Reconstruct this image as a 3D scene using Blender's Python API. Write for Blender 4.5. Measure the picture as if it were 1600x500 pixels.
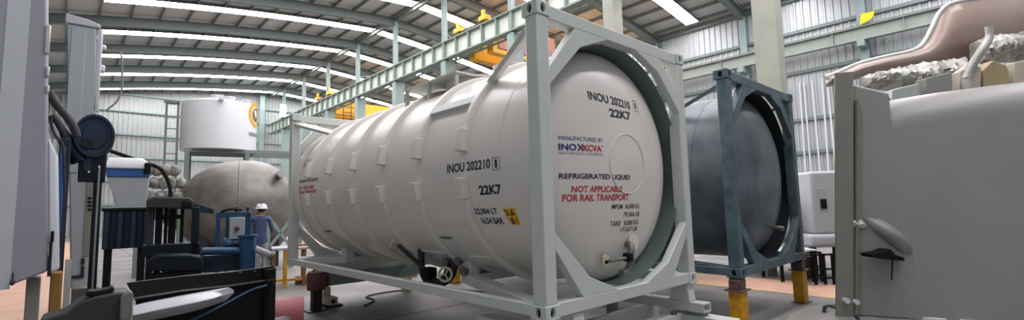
import bpy, bmesh, math, random
from mathutils import Vector, Matrix
random.seed(7)
PI = math.pi
SC = bpy.context.scene
COL = SC.collection
for o in list(bpy.data.objects):
    bpy.data.objects.remove(o)

# ------------------------------------------------------------------ camera, sky, exposure
F = 744.05
YAW, PITCH, ROLL = 0.745028, 0.0968394, -0.0261965
CAM = Vector((-2.713606, -2.600680, 1.577934))
FWD = Vector((math.sin(YAW) * math.cos(PITCH), math.cos(YAW) * math.cos(PITCH), math.sin(PITCH)))
_r = FWD.cross(Vector((0, 0, 1))).normalized()
_u = _r.cross(FWD)
RT = _r * math.cos(ROLL) + _u * math.sin(ROLL)
UP = -_r * math.sin(ROLL) + _u * math.cos(ROLL)
cam = bpy.data.cameras.new('camera')
cam.sensor_width = 36
cam.lens = F / 1600 * 36
cam.clip_end = 300
co = bpy.data.objects.new('camera', cam)
COL.objects.link(co)
co.matrix_world = Matrix(((RT.x, UP.x, -FWD.x, CAM.x), (RT.y, UP.y, -FWD.y, CAM.y), (RT.z, UP.z, -FWD.z, CAM.z), (0, 0, 0, 1)))
SC.camera = co
SC.view_settings.view_transform = 'Standard'
SC.view_settings.look = 'None'
SC.view_settings.gamma = 1
SC.view_settings.use_curve_mapping = False
SC.view_settings.exposure = 0.0
SC.cycles.use_denoising = True
SC.cycles.max_bounces = 8
SC.cycles.diffuse_bounces = 6
SC.cycles.sample_clamp_indirect = 6
w = bpy.data.worlds.new('sky')
SC.world = w
w.use_nodes = True
w.node_tree.nodes['Background'].inputs[0].default_value = (0.86, 0.93, 1.0, 1)
w.node_tree.nodes['Background'].inputs[1].default_value = 0.4
SKYLIGHT = 24.0

# ------------------------------------------------------------------ materials
def lin(c):
    return tuple((v / 255 / 12.92 if v / 255 <= 0.04045 else ((v / 255 + 0.055) / 1.055) ** 2.4) for v in c)

def mat(name, rgb, rough=0.5, metal=0.0, var=0.08, scale=3.0, bump=0.0, bscale=40.0, rgb2=None, spec=0.5, coat=0.0):
    m = bpy.data.materials.new(name)
    m.use_nodes = True
    n, l = m.node_tree.nodes, m.node_tree.links
    b = n['Principled BSDF']
    c = lin(rgb)
    c2 = lin(rgb2) if rgb2 else tuple(v * (1 - var * 2) for v in c)
    tc = n.new('ShaderNodeTexCoord')
    no = n.new('ShaderNodeTexNoise')
    no.inputs['Scale'].default_value = scale
    no.inputs['Detail'].default_value = 6
    l.new(tc.outputs['Object'], no.inputs['Vector'])
    cr = n.new('ShaderNodeValToRGB')
    cr.color_ramp.elements[0].position = 0.35
    cr.color_ramp.elements[1].position = 0.65
    cr.color_ramp.elements[0].color = (*c2, 1)
    cr.color_ramp.elements[1].color = (*c, 1)
    l.new(no.outputs['Fac'], cr.inputs['Fac'])
    l.new(cr.outputs['Color'], b.inputs['Base Color'])
    b.inputs['Roughness'].default_value = rough
    b.inputs['Metallic'].default_value = metal
    b.inputs['Specular IOR Level'].default_value = spec
    b.inputs['Coat Weight'].default_value = coat
    if bump:
        nb = n.new('ShaderNodeTexNoise')
        nb.inputs['Scale'].default_value = bscale
        nb.inputs['Detail'].default_value = 5
        l.new(tc.outputs['Object'], nb.inputs['Vector'])
        bp = n.new('ShaderNodeBump')
        bp.inputs['Strength'].default_value = bump
        bp.inputs['Distance'].default_value = 0.02
        l.new(nb.outputs['Fac'], bp.inputs['Height'])
        l.new(bp.outputs['Normal'], b.inputs['Normal'])
    return m

def wave_mat(name, rgb, rgb2, scale, axis, rough=0.6, bump=0.3, mixcol=True):
    m = mat(name, rgb, rough, var=0.05)
    n, l = m.node_tree.nodes, m.node_tree.links
    b = n['Principled BSDF']
    tc = n.new('ShaderNodeTexCoord')
    wv = n.new('ShaderNodeTexWave')
    wv.wave_type = 'BANDS'
    wv.bands_direction = axis
    wv.inputs['Scale'].default_value = scale
    wv.inputs['Distortion'].default_value = 0.0
    l.new(tc.outputs['Object'], wv.inputs['Vector'])
    if rgb2:
        cr = n.new('ShaderNodeValToRGB')
        cr.color_ramp.elements[0].position = 0.25
        cr.color_ramp.elements[1].position = 0.6
        cr.color_ramp.elements[0].color = (*lin(rgb2), 1)
        cr.color_ramp.elements[1].color = (*lin(rgb), 1)
        l.new(wv.outputs['Fac'], cr.inputs['Fac'])
        l.new(cr.outputs['Color'], b.inputs['Base Color'])
    if bump:
        bp = n.new('ShaderNodeBump')
        bp.inputs['Strength'].default_value = bump
        bp.inputs['Distance'].default_value = 0.03
        l.new(wv.outputs['Fac'], bp.inputs['Height'])
        l.new(bp.outputs['Normal'], b.inputs['Normal'])
    return m

def emit(name, rgb, s):
    m = bpy.data.materials.new(name)
    m.use_nodes = True
    b = m.node_tree.nodes['Principled BSDF']
    b.inputs['Base Color'].default_value = (*lin(rgb), 1)
    b.inputs['Emission Color'].default_value = (*lin(rgb), 1)
    b.inputs['Emission Strength'].default_value = s
    return m

M = dict(
    tank=mat('white_tank_paint', (226, 219, 213), 0.3, var=0.02, scale=2, bump=0.04, bscale=6),
    frame=mat('pale_grey_green_paint', (204, 208, 203), 0.42, var=0.03, scale=4),
    darktank=mat('dark_primer', (104, 114, 122), 0.42, var=0.14, scale=2.2, rgb2=(74, 84, 92), bump=0.06, bscale=8),
    darkframe=mat('blue_grey_primer', (92, 112, 120), 0.5, var=0.15, scale=5, rgb2=(66, 86, 96)),
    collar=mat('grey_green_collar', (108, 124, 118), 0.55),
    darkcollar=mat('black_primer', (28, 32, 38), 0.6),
    hole=mat('dark_hole', (20, 20, 24), 0.8),
    black=mat('black_rubber', (9, 9, 11), 0.65, spec=0.25),
    gloss=mat('black_gloss', (8, 9, 12), 0.4, spec=0.3),
    blacktxt=mat('black_lettering', (22, 22, 26), 0.5, var=0),
    redtxt=mat('red_lettering', (190, 30, 44), 0.5, var=0),
    bluetxt=mat('blue_lettering', (38, 48, 120), 0.5, var=0),
    greytxt=mat('grey_lettering', (110, 112, 120), 0.5, var=0),
    yellowlab=mat('yellow_label', (226, 170, 30), 0.5, var=0.02),
    steel=mat('brushed_steel', (170, 172, 172), 0.35, 0.85, var=0.1),
    dullsteel=mat('dull_steel', (128, 126, 122), 0.5, 0.6, var=0.12),
    valve=mat('dark_valve', (58, 54, 52), 0.45, 0.5, var=0.2),
    cream=mat('cream_paint', (206, 200, 172), 0.5),
    floor=mat('concrete', (130, 127, 124), 0.55, var=0.14, scale=0.9, rgb2=(98, 96, 94), bump=0.08, bscale=12),
    pink=mat('pink_walkway_paint', (206, 164, 142), 0.6, var=0.08, scale=2.0),
    yline=mat('yellow_line_paint', (226, 190, 110), 0.6),
    roof=wave_mat('roof_sheet', (214, 214, 216), (188, 188, 192), 1.6, 'Y', 0.55, 0.25),
    rafter=mat('grey_green_steel', (120, 130, 128), 0.6, var=0.06),
    girder=mat('girder_green_grey', (134, 148, 142), 0.55, var=0.06),
    girderlight=mat('girder_web', (206, 212, 200), 0.5, var=0.04),
    column=mat('beige_column', (160, 161, 148), 0.6, var=0.06, scale=1.5),
    wallgirder=mat('wall_girder_paint', (150, 156, 150), 0.6, var=0.05),
    teal=mat('teal_grey_column', (140, 158, 156), 0.6, var=0.06, scale=1.5),
    cladding=mat('galvanised_cladding', (184, 188, 190), 0.5, 0.15, var=0.05, scale=0.8),
    cladding3=mat('beige_cladding', (150, 150, 140), 0.6),
    cladding2=mat('pale_cladding', (164, 168, 167), 0.6, var=0.04, scale=0.8),
    crane=mat('crane_yellow', (240, 176, 36), 0.45, var=0.05),
    cranedark=mat('crane_mesh', (70, 60, 50), 0.6),
    stand=mat('safety_yellow', (226, 166, 24), 0.5, rgb2=(190, 130, 20), scale=9),
    rust=mat('rusty_steel', (110, 86, 78), 0.6, rgb2=(74, 62, 58), scale=14),
    greyship=mat('grey_sheet', (146, 144, 140), 0.4, var=0.04, scale=1.2),
    greypost=mat('grey_post', (132, 130, 122), 0.5, var=0.04),
    mauve=mat('mauve_grey_panel', (150, 150, 160), 0.4, var=0.03, scale=1),
    mauvelight=mat('light_panel_edge', (190, 192, 198), 0.35, var=0.03),
    cabinet=mat('light_grey_cabinet', (168, 174, 178), 0.45, var=0.03),
    white=mat('white_gloss_paint', (218, 221, 226), 0.25, var=0.01),
    blue=mat('machine_blue', (26, 78, 116), 0.45, var=0.12, rgb2=(18, 58, 92)),
    navy=mat('navy_paint', (14, 40, 68), 0.5, var=0.2, rgb2=(8, 24, 42)),
    deepnavy=mat('deep_navy', (9, 22, 36), 0.5, var=0.2, spec=0.3),
    brightblue=mat('bright_blue', (44, 92, 160), 0.4),
    brown=mat('raw_steel_tank', (124, 120, 114), 0.42, 0.3, rgb2=(98, 95, 91), scale=2.4),
    ochre=mat('ochre_paint', (140, 104, 48), 0.6),
    red=mat('maroon_paint', (112, 62, 68), 0.55, rgb2=(84, 50, 56), scale=10),
    pinkpipe=mat('pink_plastic', (196, 116, 120), 0.5),
    charcoal=mat('charcoal_tarp', (44, 44, 46), 0.6, bump=0.3, bscale=6),
    wood=mat('raw_timber', (150, 104, 66), 0.7, rgb2=(120, 80, 50), scale=12),
    foil=mat('crumpled_film', (206, 203, 196), 0.3, 0.1, rgb2=(150, 148, 144), scale=4, bump=0.6, bscale=5),
    pinksheet=mat('pink_brown_sheet', (166, 152, 142), 0.4, 0.1, rgb2=(156, 130, 120), scale=0.8),
    rim=mat('pale_rim', (196, 200, 196), 0.35, 0.3),
    kraft=mat('kraft_card', (178, 160, 122), 0.7),
    tan=mat('tan_card', (196, 186, 172), 0.7),
    skin=mat('skin', (150, 104, 80), 0.6),
    hair=mat('black_hair', (22, 18, 16), 0.7),
    trousers=mat('grey_trousers', (140, 140, 146), 0.8),
    helmet=mat('white_helmet', (240, 242, 244), 0.3),
    tablewhite=mat('white_tabletop', (232, 236, 240), 0.4),
    scrap=mat('scrap_grey', (150, 148, 142), 0.55, rgb2=(92, 90, 86), scale=5, bump=0.5, bscale=7),
    flag=mat('yellow_cloth', (236, 208, 20), 0.7),
    strip=emit('lit_skylight', (255, 252, 255), SKYLIGHT),
    lamp=emit('lit_lamp', (232, 238, 255), 30),
)
M['shirt'] = wave_mat('striped_shirt', (22, 32, 68), (84, 98, 136), 9.0, 'X', 0.8, 0.0)
M['roofboard'] = M['roof']

# ------------------------------------------------------------------ mesh helpers
class MB:
    def __init__(self):
        self.bm = bmesh.new()

    def poly(self, pts):
        try:
            return self.bm.faces.new([self.bm.verts.new(p) for p in pts])
        except ValueError:
            return None

    def box(self, x0, x1, y0, y1, z0, z1):
        v = [self.bm.verts.new(p) for p in ((x0, y0, z0), (x1, y0, z0), (x1, y1, z0), (x0, y1, z0), (x0, y0, z1), (x1, y0, z1), (x1, y1, z1), (x0, y1, z1))]
        for f in ((3, 2, 1, 0), (4, 5, 6, 7), (0, 1, 5, 4), (1, 2, 6, 5), (2, 3, 7, 6), (3, 0, 4, 7)):
            self.bm.faces.new([v[i] for i in f])
        return self

    def loft(self, rings, cap=True, closed=False):
        vs = [[self.bm.verts.new(p) for p in r] for r in rings]
        n = len(rings[0])
        k = len(rings)
        for i in range(k if closed else k - 1):
            a, b = vs[i], vs[(i + 1) % k]
            for j in range(n):
                self.bm.faces.new((a[j], a[(j + 1) % n], b[(j + 1) % n], b[j]))
        if cap and not closed:
            self.bm.faces.new(vs[0][::-1])
            self.bm.faces.new(vs[-1])
        return self

    def prism(self, pts, d, plane='xz'):
        """pts: 2d polygon; extruded from d[0] to d[1] along the third axis"""
        def P(a, t):
            return {'xz': (a[0], t, a[1]), 'xy': (a[0], a[1], t), 'yz': (t, a[0], a[1])}[plane]
        return self.loft([[P(a, d[0]) for a in pts], [P(a, d[1]) for a in pts]])

    def bar(self, p0, p1, w, h, up=(0, 0, 1)):
        p0, p1 = Vector(p0), Vector(p1)
        d = (p1 - p0).normalized()
        up = Vector(up)
        if abs(d.dot(up)) > 0.98:
            up = Vector((0, 1, 0))
        s = d.cross(up).normalized()
        t = s.cross(d)
        r = []
        for p in (p0, p1):
            r.append([p + s * w / 2 + t * h / 2, p - s * w / 2 + t * h / 2, p - s * w / 2 - t * h / 2, p + s * w / 2 - t * h / 2])
        return self.loft(r)

    def tube(self, pts, rad, seg=12, smooth=0):
        pts = [Vector(p) for p in pts]
        for _ in range(smooth):
            q = [pts[0]]
            for a, b in zip(pts, pts[1:]):
                q += [a * 0.75 + b * 0.25, a * 0.25 + b * 0.75]
            pts = q + [pts[-1]]
        rr = rad if isinstance(rad, (list, tuple)) else [rad] * len(pts)
        if len(rr) != len(pts):
            rr = [rr[0] + (rr[-1] - rr[0]) * i / (len(pts) - 1) for i in range(len(pts))]
        rings = []
        ref = Vector((0, 0, 1))
        for i, p in enumerate(pts):
            d = (pts[min(i + 1, len(pts) - 1)] - pts[max(i - 1, 0)]).normalized()
            if i == 0:
                if abs(d.dot(ref)) > 0.95:
                    ref = Vector((1, 0, 0))
                s = d.cross(ref).normalized()
            else:
                s = (s - d * s.dot(d)).normalized()
            t = d.cross(s)
            rings.append([p + (s * math.cos(2 * PI * k / seg) + t * math.sin(2 * PI * k / seg)) * rr[i] for k in range(seg)])
        return self.loft(rings)

    def cyl(self, p0, p1, r0, r1=None, seg=24):
        return self.tube([p0, p1], [r0, r0 if r1 is None else r1], seg)

    def lathe(self, prof, org=(0, 0, 0), axis='z', seg=48, closed=False):
        """prof: list of (radius, height along axis)"""
        org = Vector(org)
        A = {'z': (Vector((1, 0, 0)), Vector((0, 1, 0)), Vector((0, 0, 1))), 'y': (Vector((0, 0, 1)), Vector((1, 0, 0)), Vector((0, 1, 0))), 'x': (Vector((0, 1, 0)), Vector((0, 0, 1)), Vector((1, 0, 0)))}[axis]
        rings = []
        for r, h in prof:
            r = max(r, 0.0005)
            rings.append([org + A[2] * h + (A[0] * math.cos(2 * PI * k / seg) + A[1] * math.sin(2 * PI * k / seg)) * r for k in range(seg)])
        return self.loft(rings, cap=not closed, closed=closed)

    def sphere(self, c, r, sx=1, sy=1, sz=1, sub=3, noise=0):
        g = bmesh.ops.create_icosphere(self.bm, subdivisions=sub, radius=1)
        for v in g['verts']:
            k = 1 + (random.uniform(-noise, noise) if noise else 0)
            v.co = Vector((c[0] + v.co.x * r * sx * k, c[1] + v.co.y * r * sy * k, c[2] + v.co.z * r * sz * k))
        return self

    def build(self, name, m, parent=None, bevel=0.0, sharp=40, loc=None, label=None, segs=2):
        bm = self.bm
        bmesh.ops.recalc_face_normals(bm, faces=bm.faces)
        if sharp is not None:
            for f in bm.faces:
                f.smooth = True
            for e in bm.edges:
                if len(e.link_faces) == 2 and e.calc_face_angle(0) > math.radians(sharp):
                    e.smooth = False
        me = bpy.data.meshes.new(name)
        bm.to_mesh(me)
        bm.free()
        o = bpy.data.objects.new(name, me)
        COL.objects.link(o)
        me.materials.append(M[m] if isinstance(m, str) else m)
        if parent:
            o.parent = parent
        if loc:
            o.location = loc
        if bevel:
            md = o.modifiers.new('bevel', 'BEVEL')
            md.width = bevel
            md.segments = segs
            md.limit_method = 'ANGLE'
            md.angle_limit = math.radians(40)
            md.use_clamp_overlap = True
        if label:
            o['label'] = label
        return o

def tag(o, label, cat, group=None, kind=None):
    o['label'] = label
    o['category'] = cat
    if group:
        o['group'] = group
    if kind:
        o['kind'] = kind
    return o

def empty(name, loc, rz=0.0, label=None, cat=None, group=None):
    o = bpy.data.objects.new(name, None)
    COL.objects.link(o)
    o.location = loc
    o.rotation_euler = (0, 0, rz)
    o.empty_display_size = 0.1
    if label:
        tag(o, label, cat, group)
    return o

def struct(o):
    o['kind'] = 'structure'
    return o

def copy_tree(o, parent=None):
    c = o.copy()
    COL.objects.link(c)
    if parent:
        c.parent = parent
    for ch in list(o.children):
        copy_tree(ch, c)
    return c

def pixray(px, py):
    return FWD + RT * ((px - 800) / F) + UP * ((250 - py) / F)

HF = Vector((math.sin(YAW), math.cos(YAW), 0))      # horizontal viewing direction
HR = Vector((math.cos(YAW), -math.sin(YAW), 0))

class Stand:
    """an upright local frame on the floor; x to the right, y away, z up; turned to face the aisle or the camera side"""
    def __init__(self, px, D, face=False):
        d = pixray(px, 330)
        t = D / d.dot(HF)
        p = CAM + d * t
        self.o = Vector((p.x, p.y, 0))
        self.f = Vector((d.x, d.y, 0)).normalized() if face else HF
        self.r = Vector((self.f.y, -self.f.x, 0))
        self.rz = math.atan2(self.r.y, self.r.x)

    def q(self, px, py, dy=0.0):
        d = pixray(px, py)
        o = self.o + self.f * dy
        t = (o - CAM).dot(self.f) / d.dot(self.f)
        p = CAM + d * t - self.o
        return (p.dot(self.r), p.z)

    def qs(self, pts, dy=0.0):
        return [self.q(a, b, dy) for a, b in pts]

    def root(self, name, label, cat, group=None):
        return empty(name, self.o, self.rz, label, cat, group)

def thing(name, mb, m, label, cat, loc, rz=0.0, group=None, **k):
    o = mb.build(name, m, None, **k)
    o.location = loc
    o.rotation_euler = (0, 0, rz)
    return tag(o, label, cat, group)

# ------------------------------------------------------------------ building shell
B = 0.68                       # height of the container base over the floor
XL, XM, XR = -5.2, 13.086, 27.286
Y0, Y1 = -9.0, 54.6
CY = [2.54 + 5.87 * k for k in range(-1, 10)]
def roof_z(x):
    a = abs(x - XM)
    return B + 14.2 - 0.068 * a - 0.0036 * a * a

fl = MB()
fl.box(XL - 0.5, XR + 0.5, Y0 - 14, Y1 + 0.5, -0.3, 0)
struct(fl.build('floor', 'floor'))
m = MB(); m.box(6.28, 7.46, Y0, 40, 0.0, 0.004); struct(m.build('floor_walkway', 'pink'))
m = MB(); m.box(6.2, 6.28, Y0, 40, 0.0, 0.005); m.box(7.46, 7.54, Y0, 40, 0.0, 0.005); struct(m.build('floor_line', 'yline'))
m = MB(); m.box(-4.3, -2.7, 4.5, 40, 0.0, 0.004); struct(m.build('floor_walkway', 'pink'))
for y in (-2.1, 3.9, 9.9, 15.9, 21.9):
    m = MB(); m.box(XL, XR, y, y + 0.02, 0.0, 0.002); struct(m.build('floor_joint', 'hole'))
for x in (-0.9, 3.4, 9.5):
    m = MB(); m.box(x, x + 0.02, Y0, Y1, 0.0, 0.002); struct(m.build('floor_joint', 'hole'))

def corrugated(u0, u1, z0, z1, pitch, dep, fn):
    bm = MB()
    pr = []
    u = u0
    while u < u1:
        for f, d in ((0, 0), (0.55, 0), (0.65, dep), (0.9, dep)):
            pr.append((min(u + f * pitch, u1), d))
        u += pitch
    pr.append((u1, 0))
    lo = [bm.bm.verts.new(fn(a, d, z0)) for a, d in pr]
    hi = [bm.bm.verts.new(fn(a, d, z1)) for a, d in pr]
    for i in range(len(pr) - 1):
        if pr[i + 1][0] - pr[i][0] > 1e-6 or pr[i + 1][1] != pr[i][1]:
            bm.bm.faces.new((lo[i], lo[i + 1], hi[i + 1], hi[i]))
    return bm

EAVE = B + 11.55
struct(corrugated(Y0, Y1, 0, roof_z(XR), 0.36, 0.06, lambda a, d, z: (XR - d, a, z)).build('wall_right', 'cladding', sharp=10))
struct(corrugated(Y0 + 12, Y1, 0, roof_z(XL), 0.36, 0.06, lambda a, d, z: (XL + d, a, z)).build('wall_left', 'cladding3', sharp=10))
wb = corrugated(XL, XR, 0, 10, 0.36, 0.06, lambda a, d, z: (a, Y1 - d, z if z < 5 else roof_z(a)))
struct(wb.build('wall_back', 'cladding2', sharp=10))

# roof skin
m = MB()
xs = [XL + (XR - XL) * i / 48 for i in range(49)]
lo = [(x, roof_z(x)) for x in xs]
hi = [(x, roof_z(x) + 0.08) for x in reversed(xs)]
m.prism(lo + hi, (Y0, Y1 + 0.2))
ceiling = struct(m.build('ceiling', 'roof', sharp=30))
for i, x in enumerate([XL + 0.4 + 1.36 * k for k in range(24)]):
    m = MB(); m.box(x - 0.035, x + 0.035, Y0, Y1, roof_z(x) - 0.2, roof_z(x) - 0.002)
    struct(m.build('ceiling_purlin', 'rafter'))
def arch(mb, y, x0, x1, dep, wid, drop):
    xs = [x0 + (x1 - x0) * i / 36 for i in range(37)]
    a = [(x, roof_z(x) - drop) for x in xs]
    b = [(x, roof_z(x) - drop - dep) for x in reversed(xs)]
    mb.prism(a + b, (y - wid / 2, y + wid / 2))
for y in CY:
    m = MB()
    arch(m, y, XL, XR, 0.55, 0.03, 0.2)
    arch(m, y, XL, XR, 0.03, 0.26, 0.2)
    arch(m, y, XL, XR, 0.03, 0.26, 0.74)
    struct(m.build('ceiling_rafter', 'rafter'))
# longitudinal eave beam and ridge beam
m = MB(); m.box(XR - 0.25, XR - 0.08, Y0, Y1, roof_z(XR) - 0.35, roof_z(XR) - 0.1); struct(m.build('trim_eave', 'rafter'))
m = MB(); m.box(XM - 0.1, XM + 0.1, Y0, Y1, roof_z(XM) - 0.45, roof_z(XM) - 0.2); struct(m.build('trim_ridge', 'rafter'))
for k in (0, 1, 3, 5):
    m = MB()
    m.cyl((XM, CY[k + 1], B + 11.2), (XM + 5.5, CY[k + 2], roof_z(XM + 5.5) - 0.3), 0.035, seg=8)
    struct(m.build('ceiling_brace', 'rafter'))

# daylight strips in the roof, one per bay, split at the ridge
nwin = 0
for k in range(-2, 9):
    y = 2.54 + 5.87 * (k + 0.5)
    for x0, x1 in ((-2.0, XM - 0.22), (XM + 0.22, XR - 0.9)):
        m = MB()
        n = 24
        xx = [x0 + (x1 - x0) * i / n for i in range(n + 1)]
        hw = 0.42
        m.prism([(x, roof_z(x) - 0.225) for x in xx] + [(x, roof_z(x) - 0.235) for x in reversed(xx)], (y - hw, y + hw))
        nwin += 1
        wo = struct(m.build('window_%d' % nwin, 'strip', sharp=30))
        wo.data.materials.append(M['rafter'])
        for p in wo.data.polygons:
            if p.normal.z > -0.5:
                p.material_index = 1

# columns
for k, y in enumerate(CY):
    m = MB()
    if k == 1:
        m.box(XM - 0.28, XM + 0.28, y - 0.34, y + 0.34, 0, roof_z(XM) - 0.5)
    else:
        m.box(XM - 0.14, XM + 0.54, y - 0.24, y + 0.24, 0, B + 9.5)
        m.box(XM - 0.14, XM + 0.14, y - 0.12, y + 0.12, B + 9.5, roof_z(XM) - 0.4)
    struct(m.build('column', 'column' if k in (0, 1, 2) else 'teal', bevel=0.01))
for k, y in enumerate(CY[:10]):
    m = MB()
    m.box(XR - 0.55, XR - 0.5, y - 0.2, y + 0.2, 0, roof_z(XR) - 0.5)
    m.box(XR - 0.12, XR - 0.07, y - 0.2, y + 0.2, 0, roof_z(XR) - 0.5)
    m.box(XR - 0.5, XR - 0.12, y - 0.02, y + 0.02, 0, roof_z(XR) - 0.5)
    m.box(XR - 1.3, XR - 0.55, y - 0.15, y + 0.15, B + 8.45, B + 8.8)
    struct(m.build('column_wall', 'teal'))
for x in (12.2, 20, 25):
    m = MB(); m.box(x - 0.25, x + 0.25, Y1 - 0.7, Y1 - 0.1, 0, roof_z(x) - 0.3); struct(m.build('column_back', 'teal'))
for x in (-4.9,):
    for y in CY[2:]:
        m = MB(); m.box(XL + 0.07, XL + 0.6, y - 0.2, y + 0.2, 0, roof_z(XL) - 0.4); struct(m.build('column_left', 'teal'))
# girts
for z in (1.65, 3.45, 5.3, 8.0, 10.32):
    m = MB(); m.box(XR - 0.2, XR - 0.065, Y0, Y1, B + z - 0.09, B + z + 0.09); struct(m.build('trim_girt', 'rafter'))
for z in (2.0, 4.2, 6.4, 8.6, 10.8, 12.4):
    m = MB(); m.box(XL, XR, Y1 - 0.2, Y1 - 0.065, B + z - 0.09, B + z + 0.09); struct(m.build('trim_girt', 'teal'))
for z in (2.5, 5.5, 8.0):
    m = MB(); m.box(XL + 0.065, XL + 0.2, Y0 + 12, Y1, B + z - 0.09, B + z + 0.09); struct(m.build('trim_girt', 'rafter'))
# slim white downpipes and rods on the cladding
for i, y in enumerate((3.4, 3.9, 4.3, 4.7, 5.05, 5.5, 5.8, 6.3, 6.6)):
    m = MB(); m.cyl((XR - 0.24, y, 0), (XR - 0.24, y + random.uniform(-0.15, 0.15), B + 7.4), 0.045, seg=8)
    struct(m.build('trim_rod', 'white'))

# ------------------------------------------------------------------ crane runway girders and cranes
g = empty('crane_runway_girder', (XM, 0, B + 10.62), 0, 'long pale green-grey crane runway girder on the middle column row', 'girder')
m = MB(); m.box(-0.03, 0.03, Y0, Y1 - 0.4, -1.0, -0.04); m.build('web', 'girderlight', g)
m = MB(); m.box(-0.26, 0.26, Y0, Y1 - 0.4, -0.06, 0); m.build('flange', 'girder', g)
m = MB(); m.box(-0.22, 0.22, Y0, Y1 - 0.4, -1.06, -0.98); m.build('flange', 'girder', g)
m = MB(); m.box(-0.05, 0.05, Y0, Y1 - 0.4, 0, 0.1); m.build('rail', 'rafter', g)
st = MB(); st.box(-0.24, 0.24, -0.035, 0.035, -0.98, -0.06)
s0 = st.build('stiffener', 'girder', g)
y = Y0 + 0.8
first = True
while y < Y1 - 1:
    if first:
        s0.location = (0, y, 0); first = False
    else:
        c = s0.copy(); COL.objects.link(c); c.location = (0, y, 0)
    y += 1.174
m = MB()
y = Y0 + 0.8
while y < Y1 - 3:
    m.bar((0.5, y, -1.0), (0.5, y + 1.17, -0.55), 0.06, 0.06)
    m.bar((0.5, y + 1.17, -0.55), (0.5, y + 2.34, -1.0), 0.06, 0.06)
    y += 2.34
m.box(0.44, 0.56, Y0, Y1 - 0.5, -1.08, -1.0)
m.box(0.44, 0.56, Y0, Y1 - 0.5, -0.55, -0.48)
m.build('surge_truss', 'girder', g)

g = empty('crane_runway_girder', (XR - 0.9, 0, B + 9.5), 0, 'grey-green crane runway beam running along the right cladding wall', 'girder')
m = MB(); m.box(-0.03, 0.03, Y0, Y1 - 0.4, -0.65, 0); m.build('web', 'wallgirder', g)
m = MB(); m.box(-0.2, 0.2, Y0, Y1 - 0.4, -0.04, 0.02); m.build('flange', 'rafter', g)
m = MB(); m.box(-0.16, 0.16, Y0, Y1 - 0.4, -0.69, -0.64); m.build('flange', 'wallgirder', g)
m = MB(); m.box(-0.04, 0.04, Y0, Y1 - 0.4, 0.02, 0.13); m.build('rail', 'dullsteel', g)
for k in range(20):
    m = MB(); m.box(-0.16, 0.16, 0, 0.03, -0.64, -0.04); m.build('stiffener', 'wallgirder', g, loc=(0, Y0 + 1 + k * 2.935, 0))

def crane(y0, y1, label, ladder):
    x0, x1 = XM - 0.3, XR - 1.1
    c = empty('overhead_crane', (XM, (y0 + y1) / 2, B + 10.72), 0, label, 'crane')
    ym = (y1 - y0) / 2
    for s in (-1, 1):
        m = MB()
        m.box(-0.2, 0.2, s * ym - 0.3, s * ym + 0.3, 0.10, 0.36)
        m.box(-0.08, 0.08, s * ym + 0.02, s * ym + 0.2, 0.36, 0.75)
        m.build('buffer_block', 'crane', c, bevel=0.02)
    m = MB(); m.box(-0.09, 0.09, -ym, ym, 0.03, 0.12); m.build('end_carriage', 'cranedark', c, bevel=0.02)
    for s in (-1, 1):
        m = MB(); m.box(0.62, 13.0, s * 0.8 - 0.25, s * 0.8 + 0.25, -1.45, -0.25)
        m.build('bridge_girder', 'crane', c, bevel=0.02)
        m = MB(); m.bar((0.1, s * 0.8, 0.1), (0.7, s * 0.8, -0.3), 0.3, 0.2); m.build('girder_bracket', 'crane', c)
    m = MB()
    for i in range(13):
        m.cyl((0.8 + i, -1.05, -0.25), (0.8 + i, -1.05, 0.75), 0.03, seg=6)
    for z in (0.25, 0.75):
        m.cyl((0.7, -1.05, z), (12.8, -1.05, z), 0.03, seg=6)
    m.build('handrail', 'cranedark', c)
    if ladder:
        m = MB()
        for x in (1.2, 1.9, 2.6):
            m.cyl((x, -1.3, -2.4), (x, -1.3, 0.4), 0.035, seg=6)
        for i in range(6):
            m.cyl((1.2, -1.3, -2.3 + i * 0.5), (2.6, -1.3, -2.3 + i * 0.5), 0.03, seg=6)
        m.build('access_cage', 'cranedark', c)
    else:
        m = MB(); m.box(1.0, 5.6, -1.12, -1.08, -1.15, 0.35)
        b = m.build('banner', M['banner'], c, label='purple and orange printed banner')
    return c
bn = mat('banner_print', (150, 110, 150), 0.6, rgb2=(226, 150, 70), scale=0.9)
M['banner'] = bn
crane(16.4, 18.7, 'yellow overhead crane with a purple banner, above the near white tank', False)
crane(37.3, 40.0, 'yellow overhead crane with dark ladder cage, farther down the hall', True)

# ------------------------------------------------------------------ ISO tank containers
W_, L_, H_ = 2.438, 6.058, 2.591
CX, CZ, TR = W_ / 2, 1.30, 1.17
YF, YB, HD = 0.42, 5.64, 0.40
def tank_r(y):
    if y < YF:
        return TR * math.sqrt(max(0, 1 - ((YF - y) / HD) ** 2))
    if y > YB:
        return TR * math.sqrt(max(0, 1 - ((y - YB) / HD) ** 2))
    return TR
def side_pt(y, zr, off):
    r = tank_r(y)
    zz = max(-r, min(r, zr))
    a = math.asin(zz / r)
    return Vector((CX - (r + off) * math.cos(a), y, CZ + (r + off) * math.sin(a)))
def dish_pt(x, z, off):
    k = ((x - CX) ** 2 + (z - CZ) ** 2) / TR ** 2
    y = YF - HD * math.sqrt(max(0.0004, 1 - k))
    nrm = Vector(((x - CX) / TR ** 2, (y - YF) / HD ** 2, (z - CZ) / TR ** 2)).normalized()
    return Vector((x, y, z)) + nrm * off

def text_mesh(s, bold=0.0):
    cu = bpy.data.curves.new('t', 'FONT')
    cu.body = s
    cu.offset = bold
    cu.resolution_u = 3
    o = bpy.data.objects.new('t', cu)
    COL.objects.link(o)
    dg = bpy.context.evaluated_depsgraph_get()
    me = bpy.data.meshes.new_from_object(o.evaluated_get(dg))
    bpy.data.objects.remove(o)
    bpy.data.curves.remove(cu)
    return me

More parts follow.
